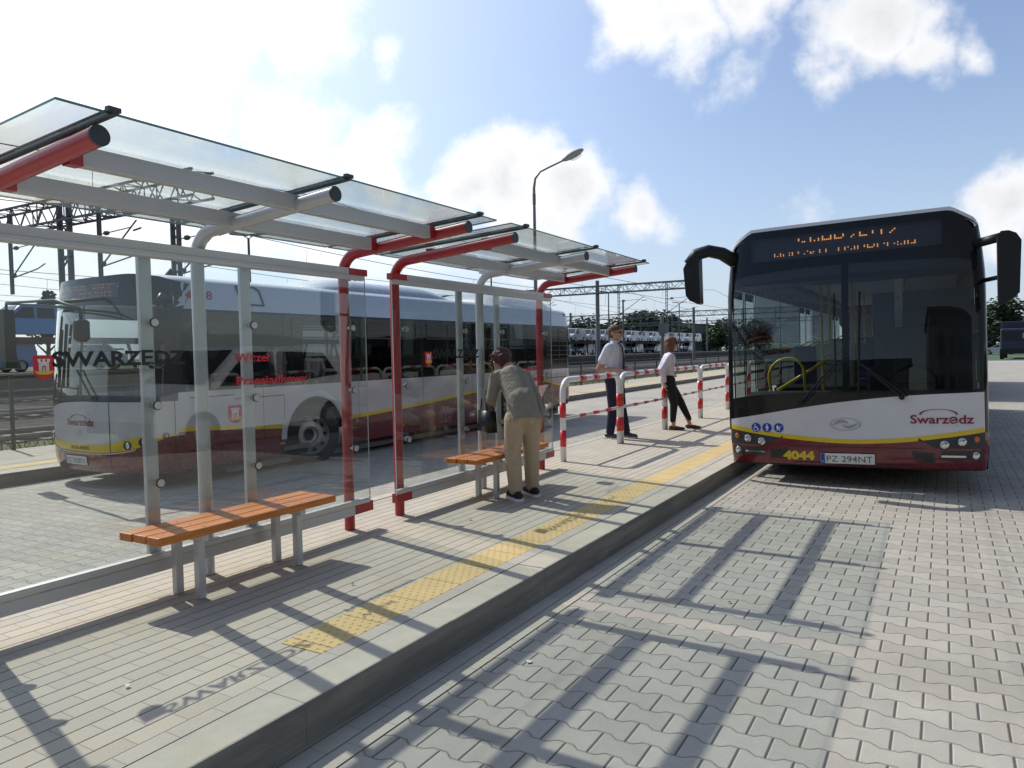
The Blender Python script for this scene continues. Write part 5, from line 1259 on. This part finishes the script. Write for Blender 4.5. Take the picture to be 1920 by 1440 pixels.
for k,(x,y,h,w) in enumerate(((9,150,8.6,11),(16,154,9.2,12),(23,150,9,12),(31,152,9,13),(2,158,8.8,11),(40,152,9,13),(-6,165,8.5,11),(12.5,146,5.5,9),(5,147,5.5,9),(20,146,5.5,9))):
    tree('dark tree behind the parked cars, right of the bus',x,y,h,w,M_leaf2,3200,.42,group='trees behind the parked cars on the right',base_=-.06)
# parked cars and lorry far right
car('hatchback','small silver car parked under the trees, right of the bus','car',SLV,(6.6,120,0),R(80),kind='sedan',H=1.45,L=4.2)
car('hatchback','pale car beside the silver one under the trees','car',WHT,(8.6,124,0),R(75),kind='sedan',H=1.45,L=4.2)
t=thing('box_lorry','dark blue lorry at the right edge, seen past the bus mirror','lorry',(6.05,86,0),0,world=False); t.rotation_euler=(0,0,R(-6))
M_navy=mat('navy_tarpaulin',(.012,.016,.05),.5,var=.1)
b=B(); box(b,(0,3.5,2.25),(2.5,8,2.7)); bev(b,.05); mk('cargo_box',b,M_navy,t)
b=B(); box(b,(0,-1.6,1.75),(2.4,2.0,2.3)); bev(b,.15,3); cb=mk('cab',b,M_navy,t)
b=B(); box(b,(0,-2.61,2.2),(2.1,.03,.9)); mk('windscreen',b,M_vglass,cb)
b=B(); box(b,(0,-2.62,.75),(2.4,.10,.45)); mk('bumper',b,M_plas,t)
for y in (-1.4,5.2):
    for sd in (-1,1): b=B(); cyl(b,(sd*.95,y,.5),(sd*1.25,y,.5),.5,seg=22); mk('wheel',b,M_tyre,t,auto=40)
b=B(); box(b,(.8,-2.64,2.2),(.5,.02,.5)); mk('blue_panel',b,mat('sky_blue_panel',(.05,.35,.6),.4),t)
t=thing('street_lamp','street lamp head peeping in at the right edge above the bus','street lamp',(8.9,40,0))
b=B(); tube(b,[(8.9,40,0),(8.9,40,9.6),(8.6,39.8,10.3),(7.9,39.5,10.75)],[.1,.06,.05,.04],12); mk('pole',b,M_galv,t,smooth=True)
b=B(); ell(b,(7.45,39.35,10.85),(.5,.2,.13),14,Matrix.Rotation(R(20),3,'Z')); mk('lamp_head',b,M_lampg,t,smooth=True)

# ------------------------------------------------------------ behind the camera, mirrored in windscreens and panes
M_bk=mat('station_render',(.10,.10,.105),.8,var=.1)
t=thing('station_building','dark flat-roofed building behind the camera, mirrored in the bus windscreen','building',(8,-26,0))
b=B(); box(b,(9.5,-26,4.2),(17,10,8.4)); mk('wall',b,M_bk,t); b=B(); box(b,(9.5,-26,8.55),(17.6,10.6,.3)); mk('roof',b,M_roofd,t)
for k in range(6):
    for z in (2,5.6): b=B(); box(b,(2.6+k*2.8,-20.97,z),(1.5,.06,1.8)); mk('window',b,M_win,t)
t=thing('added_dark_block','long low dark block added behind the camera to darken the lower bus windscreen reflection','building',(-18,-30,0))  # added unseen block, gives the windscreen a low dark band to reflect
b=B(); box(b,(-18,-30,2.3),(34,9,4.6)); mk('wall',b,M_bk,t); b=B(); box(b,(-18,-30,4.72),(34.6,9.6,.24)); mk('roof',b,M_roofd,t)
for k in range(8):
    b=B(); box(b,(-33+k*4.2,-25.47,1.7),(2.2,.06,2.4)); mk('added_block_gate',b,M_win,t)

# ============================================================ people
def capsules(segs,voxel,smooth=6,name='tmp'):
    b=B()
    for s_ in segs:
        p0,r0,p1,r1=Vector(s_[0]),s_[1],Vector(s_[2]),s_[3]
        d=p1-p0; fl=s_[4] if len(s_)>4 else None
        n=6
        for k in range(n+1):
            u=k/n; rr=r0+(r1-r0)*u; c=p0+d*u
            if fl is None: bmesh.ops.create_icosphere(b,subdivisions=2,radius=rr,matrix=Matrix.Translation(c))
            else:
                rx,ry,ang=fl; M=Matrix.Translation(c)@Matrix.Rotation(ang,4,'Z')@Matrix.Diagonal((rr*rx,rr*ry,rr,1)); bmesh.ops.create_icosphere(b,subdivisions=2,radius=1,matrix=M)
        if fl is None and d.length>1e-4: cyl(b,p0,p1,r0,r1,seg=14)
    me=bpy.data.meshes.new(name); b.to_mesh(me); b.free()
    o=bpy.data.objects.new(name,me); COL.objects.link(o)
    m=o.modifiers.new('r','REMESH'); m.mode='VOXEL'; m.voxel_size=voxel; m.use_smooth_shade=True
    m=o.modifiers.new('s','SMOOTH'); m.iterations=smooth; m.factor=.5
    dg=bpy.context.evaluated_depsgraph_get(); dg.update(); me2=bpy.data.meshes.new_from_object(o.evaluated_get(dg))
    bpy.data.objects.remove(o); bpy.data.meshes.remove(me)
    b=B(); b.from_mesh(me2); bpy.data.meshes.remove(me2); return b
M_skin=mat('skin',(.46,.25,.17),.5,var=.08,vs=20)
M_skin2=mat('skin_fair',(.52,.30,.22),.5,var=.08,vs=20)
def fabric(name,c,var=.12): return mat(name,c,.85,var=var,vs=14,bump=.010,bs=13)
def hand(F_,wr,d,palm_n,side,curl=.5,r=.0085):
    """palm and five fingers from wrist wr, pointing along d, palm facing palm_n; side = +1/-1 thumb side"""
    wr=Vector(wr);d=Vector(d).normalized();n_=Vector(palm_n); n_=(n_-d*n_.dot(d)).normalized();a=d.cross(n_)*side
    seg=[(wr,.024,wr+d*.03,.026),(wr+d*.03+a*.018,.016,wr+d*.085+a*.026,.013),(wr+d*.03-a*.018,.016,wr+d*.082-a*.026,.012),(wr+d*.03,.018,wr+d*.088,.014)]
    for k,(o_,L_) in enumerate(((.029,.070),(.010,.080),(-.010,.075),(-.028,.058))):
        p=wr+d*.085+a*o_; q=p; dd=d
        for j,f in enumerate((.45,.32,.23)):
            dd=(dd+n_*curl*(.55+.25*j)).normalized(); e=q+dd*L_*f; seg.append((q,r*(1-.08*j),e,r*(.92-.08*j))); q=e
    p=wr+d*.03+a*.030; e=p+(d*.6+a*.6+n_*.4).normalized()*.04; seg.append((p,.012,e,.010)); seg.append((e,.010,e+(d*.9+n_*.5+a*.1).normalized()*.03,.0085)); return seg
def head(c,f,r_,s=1.0,tilt=(0,0,1)):
    c=Vector(c);f=Vector(f).normalized();u=Vector(tilt).normalized();f=(f-u*f.dot(u)).normalized();r_=f.cross(u)
    q=lambda a,b_,z:c+f*a*s+r_*b_*s+u*z*s
    sg=[(q(-.02,0,.035),.088*s,q(.01,0,.03),.085*s),(q(.025,0,-.01),.070*s,q(.045,0,-.055),.052*s),(q(.062,0,-.085),.026*s,q(.04,0,-.09),.034*s),
        (q(.10,0,.012),.010*s,q(.116,0,-.020),.013*s),(q(.092,0,-.05),.016*s,q(.092,0,-.058),.015*s),(q(.082,0,.045),.03*s,q(.086,0,.03),.022*s),
        (q(-.01,.083,.0),.012*s,q(-.012,.088,-.025),.010*s),(q(-.01,-.083,.0),.012*s,q(-.012,-.088,-.025),.010*s),(q(.05,.035,-.02),.03*s,q(.05,-.035,-.02),.03*s)]
    return sg,q
def person(label,loc): return thing('person',label,'person',loc)

# ---- man in white short-sleeved shirt, forearm on the barrier
o=Vector((-4.37,10.55,HP)); f=Vector((.97,-.10,0)).normalized(); r_=Vector((f.y,-f.x,0)); u=Vector((0,0,1))
Q=lambda a,b_,z:o+f*a+r_*b_+u*z
A=math.atan2(f.y,f.x)
t=person('man in white short-sleeved shirt and dark tie, leaning a forearm on the barrier, in sunglasses',o)
hf=Vector((.93,.36,0)).normalized()
hs,hq=head(Q(.015,0,1.605),hf,None,1.02)
elR=Q(-.17,.21,1.06); haR=Q(.17,.17,1.055); elL=Q(-.02,-.23,1.10); haL=Q(.23,-.02,1.08)
body=hs+[(Q(0,0,1.40),.055,Q(.01,0,1.55),.052),(Q(-.01,0,1.0),.12,Q(0,0,1.32),.135,(.75,1.15,A)),(Q(0,.18,1.40),.05,elR,.040),(elR,.040,haR,.026),(Q(0,-.18,1.40),.05,elL,.04),(elL,.04,haL,.026),
  (Q(0,.09,.92),.085,Q(.02,.10,.48),.055),(Q(.02,.10,.48),.052,Q(-.03,.11,.08),.035),(Q(0,-.09,.92),.085,Q(.05,-.10,.48),.055),(Q(.05,-.10,.48),.052,Q(.12,-.12,.08),.035),(Q(0,-.10,.93),.10,Q(0,.10,.93),.10)]
body+=hand(None,haR,f*.9+r_*-.2-u*.15,-u,1,.7)+hand(None,haL,f*.8+r_*.5-u*.1,-u,-1,.8)
mk('body',capsules(body,.0075,3),M_skin,t,smooth=True)
sh=[(Q(-.01,0,.90),.150,Q(-.01,0,1.12),.148,(.85,1.12,A)),(Q(-.01,0,1.12),.148,Q(0,0,1.34),.150,(.80,1.22,A)),(Q(0,-.16,1.405),.062,Q(0,.16,1.405),.062),(Q(0,0,1.40),.075,Q(.01,0,1.475),.060),
    (Q(0,.185,1.39),.068,Q(-.10,.20,1.20),.070),(Q(0,-.185,1.39),.068,Q(-.02,-.215,1.20),.070)]
sb=capsules(sh,.011,3); bmesh.ops.bisect_plane(sb,geom=sb.verts[:]+sb.edges[:]+sb.faces[:],plane_co=Q(0,0,.885),plane_no=u,clear_inner=True)
mk('shirt',sb,fabric('white_cotton',(.62,.64,.70),.06),t,smooth=True)
b=B(); tube(b,arc(Q(.012,0,1.485),.064,0,2*math.pi,20,f,r_),.013,8); mk('collar',b,MATS['white_cotton'],t,smooth=True)
tr=[(Q(0,-.085,.90),.125,Q(0,.085,.90),.125),(Q(0,.09,.86),.105,Q(.02,.10,.48),.080),(Q(.02,.10,.48),.080,Q(-.03,.11,.10),.066),(Q(0,-.09,.86),.105,Q(.05,-.10,.48),.080),(Q(.05,-.10,.48),.080,Q(.12,-.12,.10),.066)]
mk('trousers',capsules(tr,.011,3),fabric('navy_trousers',(.012,.014,.035)),t,smooth=True)
for k,(a,b_) in enumerate(((-.03,.11),(.12,-.12))):
    sg=[(Q(a-.05,b_,.045),.044,Q(a+.05,b_,.042),.043),(Q(a+.05,b_,.040),.042,Q(a+.17,b_+.01,.030),.034)]
    so=mk('shoe',capsules(sg,.008,2),mat('black_leather',(.015,.015,.015),.25,coat=.4),t,smooth=True)
    b=B(); prism(b,[(-.095,-.04),(.18,-.045),(.205,0),(.18,.045),(-.095,.04)],-.0,.016,lambda x,y,z:Q(a+x,b_+y,z)); mk('sole',b,M_whst,so)
hh=[(hq(-.026,0,.046),.0905,hq(.004,0,.052),.086),(hq(-.045,0,.0),.066,hq(-.045,0,-.02),.056)]
mk('hair',capsules(hh,.008,2),mat('short_brown_hair',(.10,.052,.028),.8,var=.3,vs=60),t,smooth=True)
b=B()
for s_ in (-1,1): ell(b,hq(.088,s_*.034,.018),(.012,.028,.020),12,Matrix.Rotation(math.atan2(hf.y,hf.x),3,'Z')); beam(b,hq(.086,s_*.062,.024),hq(-.01,s_*.090,.022),.005,.010)
beam(b,hq(.098,-.02,.026),hq(.098,.02,.026),.006,.006); mk('sunglasses',b,M_plas,t)
b=B(); pts=[(.075,1.475),(.132,1.40),(.150,1.28),(.152,1.15),(.148,1.03)]; ws=[.014,.018,.022,.027,.030]
for i in range(len(pts)-1):
    (a,z),(c,z2)=pts[i],pts[i+1]; q=[Q(a+.006,-ws[i],z),Q(a+.006,ws[i],z),Q(c+.006,ws[i+1],z2),Q(c+.006,-ws[i+1],z2)]; w=[p_-f*.008 for p_ in q]
    vv=[b.verts.new(p_) for p_ in q+w]
    for fc in ((0,1,2,3),(7,6,5,4),(0,4,5,1),(1,5,6,2),(2,6,7,3),(3,7,4,0)): b.faces.new([vv[k] for k in fc])
ell(b,Q(.072,0,1.475),(.018,.02,.02),10); mk('tie',b,fabric('dark_tie',(.03,.015,.035)),t)
bt=thing('water_bottle','crumpled clear plastic bottle held by the man in the white shirt','bottle',Q(.24,.10,.86))
G_bot=glassmat('clear_plastic',(.86,.90,.92),refl=1.6)
b=B(); prof=[(0,.0),(.030,.0),(.034,.02),(.028,.05),(.034,.08),(.029,.11),(.033,.14),(.012,.175),(.012,.19)]
n=16; rings=[[b.verts.new(Q(.24,.10,.86)+Vector((math.cos(6.283*k/n)*a*(1+.12*math.sin(k*2.3+j)),math.sin(6.283*k/n)*a,z))) for k in range(n)] for j,(a,z) in enumerate(prof[1:])]
for a,c in zip(rings,rings[1:]):
    for k in range(n): b.faces.new((a[k],a[(k+1)%n],c[(k+1)%n],c[k]))
b.faces.new(rings[0]); mk('bottle',b,G_bot,bt,smooth=True)
b=B(); cyl(b,Q(.24,.10,1.045),Q(.24,.10,1.065),.016,seg=12); mk('cap',b,M_bluest,bt)

# ---- woman leaning back on the barrier
o=Vector((-3.93,12.02,HP)); f=Vector((.88,.47,0)).normalized(); r_=Vector((f.y,-f.x,0)); A=math.atan2(f.y,f.x)
Q=lambda a,b_,z:o+f*a+r_*b_+u*z
t=person('woman in white blouse and black trousers, leaning back on a barrier post, in sunglasses',o)
hs,hq=head(Q(-.02,0,1.435),Vector((.90,.40,0)),None,.93)
hip=Q(-.06,0,.82)
elR=Q(-.20,.19,1.03); haR=Q(-.17,.15,.80); elL=Q(-.17,-.18,1.02); haL=Q(-.10,-.16,.80)
fR=(-.01,.09); fL=(.30,-.09)
body=hs+[(Q(-.07,0,1.25),.045,Q(-.035,0,1.38),.042),(Q(-.08,0,.92),.10,Q(-.07,0,1.18),.115,(.72,1.1,A)),(Q(-.07,.15,1.24),.042,elR,.033),(elR,.033,haR,.022),(Q(-.07,-.15,1.24),.042,elL,.033),(elL,.033,haL,.022),
 (Q(-.07,.08,.83),.085,Q(.0,.09,.44),.052),(Q(.0,.09,.44),.050,Q(fR[0],fR[1],.07),.032),(Q(-.07,-.08,.83),.085,Q(.14,-.09,.46),.052),(Q(.14,-.09,.46),.050,Q(fL[0],fL[1],.07),.032),(Q(-.08,-.08,.84),.09,Q(-.08,.08,.84),.09)]
body+=hand(None,haR,-u+f*.15,f,1,.6,.0078)+hand(None,haL,-u+f*.15,f,-1,.6,.0078)
mk('body',capsules(body,.0075,3),M_skin2,t,smooth=True)
sh=[(Q(-.08,0,.90),.128,Q(-.08,0,1.02),.118,(.88,1.12,A)),(Q(-.08,0,1.02),.122,Q(-.06,0,1.18),.132,(.86,1.15,A)),(Q(-.07,-.13,1.245),.055,Q(-.07,.13,1.245),.055),(Q(-.07,0,1.25),.065,Q(-.05,0,1.31),.050),
 (Q(-.07,.155,1.23),.060,elR,.058),(elR,.056,haR+u*.02,.042),(Q(-.07,-.155,1.23),.060,elL,.058),(elL,.056,haL+u*.02,.042)]
sb=capsules(sh,.011,3); bmesh.ops.bisect_plane(sb,geom=[g for g in sb.verts[:]+sb.edges[:]+sb.faces[:]],plane_co=Q(0,0,.80),plane_no=u,clear_inner=True)
mk('blouse',sb,fabric('white_blouse',(.66,.63,.70),.06),t,smooth=True)
tr=[(Q(-.08,-.075,.83),.112,Q(-.08,.075,.83),.112),(Q(-.07,.08,.80),.098,Q(.0,.09,.44),.068),(Q(.0,.09,.44),.068,Q(fR[0]-.01,fR[1],.16),.048),(Q(-.07,-.08,.80),.098,Q(.14,-.09,.46),.068),(Q(.14,-.09,.46),.068,Q(fL[0]-.02,fL[1],.17),.048)]
mk('trousers',capsules(tr,.010,3),fabric('black_trousers',(.010,.010,.011)),t,smooth=True)
b=B(); box(b,Q(.035,.03,.90),(.045,.03,.035),A); mk('belt_buckle',b,M_steel,t)
for a,b_ in (fR,fL):
    sg=[(Q(a-.05,b_,.040),.036,Q(a+.05,b_,.034),.034),(Q(a+.05,b_,.032),.034,Q(a+.17,b_,.020),.022)]
    mk('shoe',capsules(sg,.007,2),mat('brown_suede',(.13,.04,.025),.7),t,smooth=True)
hh=[(hq(-.035,0,.050),.092,hq(.02,0,.060),.078),(hq(-.05,.05,.0),.055,hq(-.035,.055,-.14),.045),(hq(-.05,-.05,.0),.055,hq(-.035,-.055,-.14),.045),(hq(-.075,0,0),.055,hq(-.07,0,-.14),.050),(hq(.03,.072,.03),.03,hq(.01,.082,-.12),.024),(hq(.03,-.072,.03),.03,hq(.01,-.082,-.12),.024)]
mk('hair',capsules(hh,.008,2),mat('light_brown_hair',(.15,.072,.035),.65,var=.35,vs=50),t,smooth=True)
b=B()
for s_ in (-1,1): ell(b,hq(.088,s_*.034,.012),(.012,.032,.027),12,Matrix.Rotation(A,3,'Z')); beam(b,hq(.086,s_*.066,.02),hq(-.01,s_*.094,.018),.005,.010)
beam(b,hq(.100,-.02,.02),hq(.100,.02,.02),.006,.006); mk('sunglasses',b,M_plas,t)

# ---- person bending over the bench of the second shelter
o=Vector((-3.36,5.88,HP)); f=Vector((-.80,.60,0)).normalized(); r_=Vector((f.y,-f.x,0)); A=math.atan2(f.y,f.x)
Q=lambda a,b_,z:o+f*a+r_*b_+u*z
t=person('person in grey-green jacket and beige trousers, seen from behind bending over the bench',o)
spine=(f*.55+u*.83).normalized()
hs,hq=head(Q(.40,-.03,1.255),f*.75-u*.66,None,1.0,tilt=(f*.66+u*.75))
fL=(-.06,-.10); fR=(.06,.12)
shL=Q(.26,-.15,1.12); shR=Q(.24,.145,1.12); elL=Q(.24,-.21,.90); haL=Q(.38,-.17,.85); elR=Q(.10,.19,.92); haR=Q(.02,.20,.74)
body=hs+[(Q(.24,0,1.19),.055,Q(.36,-.02,1.24),.05),(Q(.0,0,.84),.09,Q(.20,0,1.11),.11,(.8,1.1,A)),(shL,.045,elL,.038),(elL,.038,haL,.025),(shR,.045,elR,.038),(elR,.038,haR,.025),
 (Q(-.01,-.08,.76),.07,Q(.0,-.10,.45),.055),(Q(.0,-.10,.45),.052,Q(fL[0],fL[1],.07),.034),(Q(-.01,.08,.76),.07,Q(.05,.11,.45),.055),(Q(.05,.11,.45),.052,Q(fR[0],fR[1],.07),.034),(Q(-.02,-.05,.80),.07,Q(-.02,.05,.80),.07)]
body+=hand(None,haL,f*.5-u*.6,r_,-1,.6)+hand(None,haR,-u+f*.1,-r_,1,.6)
mk('body',capsules(body,.0075,3),M_skin,t,smooth=True)
jk=[(Q(-.055,.0,.68),.162,Q(.0,0,.90),.140,(.94,1.06,A)),(Q(.0,0,.90),.132,Q(.20,0,1.10),.138,(.90,1.10,A)),(Q(.25,-.115,1.13),.066,Q(.24,.115,1.13),.066),(Q(.25,0,1.14),.066,Q(.32,-.01,1.195),.055),
 (shL,.062,elL,.052),(elL,.052,haL-f*.05,.042),(shR,.062,elR,.052),(elR,.052,haR+u*.03,.044)]
M_jk=fabric('grey_green_linen',(.25,.235,.195),.10)
jb=capsules(jk,.010,2)
hem=Q(-.075,0,.735); hn=(u*.96+f*.25).normalized()
keepv=[g for g in jb.verts]
r1=bmesh.ops.bisect_plane(jb,geom=jb.verts[:]+jb.edges[:]+jb.faces[:],plane_co=hem,plane_no=hn,clear_inner=True)
jo=mk('jacket',jb,M_jk,t,smooth=True)
tr=[(Q(-.03,-.06,.78),.100,Q(-.03,.06,.78),.100),(Q(-.02,-.080,.74),.100,Q(.0,-.10,.45),.080),(Q(.0,-.10,.45),.080,Q(fL[0],fL[1],.10),.066),(Q(-.02,.080,.74),.100,Q(.05,.11,.45),.080),(Q(.05,.11,.45),.080,Q(fR[0],fR[1],.10),.066)]
mk('trousers',capsules(tr,.011,2),fabric('beige_cotton',(.46,.37,.26),.08),t,smooth=True)
for a,b_ in (fL,fR):
    sg=[(Q(a-.07,b_,.050),.040,Q(a+.05,b_,.044),.040),(Q(a+.05,b_,.040),.042,Q(a+.15,b_,.032),.036)]
    so=mk('shoe',capsules(sg,.008,2),mat('black_canvas',(.018,.018,.02),.8),t,smooth=True)
    b=B(); prism(b,[(-.112,-.025),(-.09,-.045),(.13,-.047),(.185,0),(.13,.047),(-.09,.045),(-.112,.025)],.0,.026,lambda x,y,z:Q(a+x,b_+y,z)); mk('sole',b,M_whst,so)
random.seed(5)
hh=[(hq(-.035,0,.045),.100,hq(.02,0,.055),.090),(hq(-.06,0,.0),.078,hq(-.055,0,-.05),.060)]
for k in range(60):
    v=Vector((random.gauss(0,1),random.gauss(0,1),abs(random.gauss(.4,1)))).normalized(); hh.append((hq(v.x*.085-.02,v.y*.085,.03+v.z*.085),.018,hq(v.x*.112-.02,v.y*.112,.03+v.z*.112),.008))
mk('hair',capsules(hh,.006,1),mat('dark_red_hair',(.055,.014,.016),.6,var=.5,vs=60),t,smooth=True)
bg_=thing('handbag','black handbag hanging from the arm of the person in the grey-green jacket','handbag',Q(.33,-.22,.60))
b=B(); c=Q(.33,-.22,.70); prism(b,[(-.15,-.10),(.15,-.10),(.12,.10),(-.12,.10)],-.045,.045,lambda x,y,z:c+f*x+r_*z+u*y); bev(b,.02,3); mk('bag',b,mat('black_bag_leather',(.012,.012,.013),.35),bg_,smooth=True)
b=B(); 
for s_ in (-.03,.03): tube(b,[c+f*-.09+r_*s_+u*.09,c+f*-.05+r_*s_+u*.22,c+f*.05+r_*s_+u*.22,c+f*.09+r_*s_+u*.09],.007,6)
mk('handle',b,M_plas,bg_)

# ============================================================ small litter on the paving
random.seed(11)
M_lit=[mat('dry_leaf',(.20,.11,.04),.8,var=.3),mat('paper_scrap',(.6,.6,.57),.8)]
spots_=[(-.35,2.35,0),(.42,3.3,0),(-1.1,4.4,0),(.9,4.9,0),(-.2,5.9,0),(-1.75,3.1,0),(-3.0,3.2,HP),(-2.9,1.75,HP),(-3.3,4.9,HP),(-2.55,6.9,HP),(1.3,3.6,0),(-.9,2.1,0)]
for k,(x,y,z) in enumerate(spots_):
    b=B(); n=7; a0=random.uniform(0,6); s0=random.uniform(.008,.016); c=b.verts.new((x,y,z+.009))
    ring=[b.verts.new((x+math.cos(a0+i*6.283/n)*s0*random.uniform(.6,1.5),y+math.sin(a0+i*6.283/n)*s0*random.uniform(.6,1.5),z+.006+random.uniform(0,.006))) for i in range(n)]
    for i in range(n): b.faces.new((c,ring[i],ring[(i+1)%n]))
    o=mk('litter_scrap',b,M_lit[k%2]); tag(o,'tiny crumpled scrap of litter lying on the paving',cat='litter',group='scraps of litter on the paving')
import sys,OpenImageIO as oiio,numpy as np
b=oiio.ImageBuf('/workdir/render_main.png');a=b.get_pixels(oiio.UINT8)
sc=a.shape[1]/1920
def m(x,y,r=6):
    x=int(x*sc);y=int(y*sc);r=max(1,int(r*sc));return a[max(0,y-r):y+r+1,max(0,x-r):x+r+1,:3].reshape(-1,3).mean(0).round().astype(int)
for n,x,y in [('road lit',1780,1250),('road lit2',1700,1050),('road shadow beam',1330,1330),('under roofglass',1450,1040),('plat lit',150,1230),('plat shadow',450,1120),('kerb top',900,1150),('kerb face',900,1200),('kerb face2',500,1400),('sky r',1750,260),('sky mid',900,100),('sky low',1200,500),('lane lit',100,1000),('bus A white',1650,790),('bus A right shadow',1890,850),('ws',1700,600)]: print(n,m(x,y))
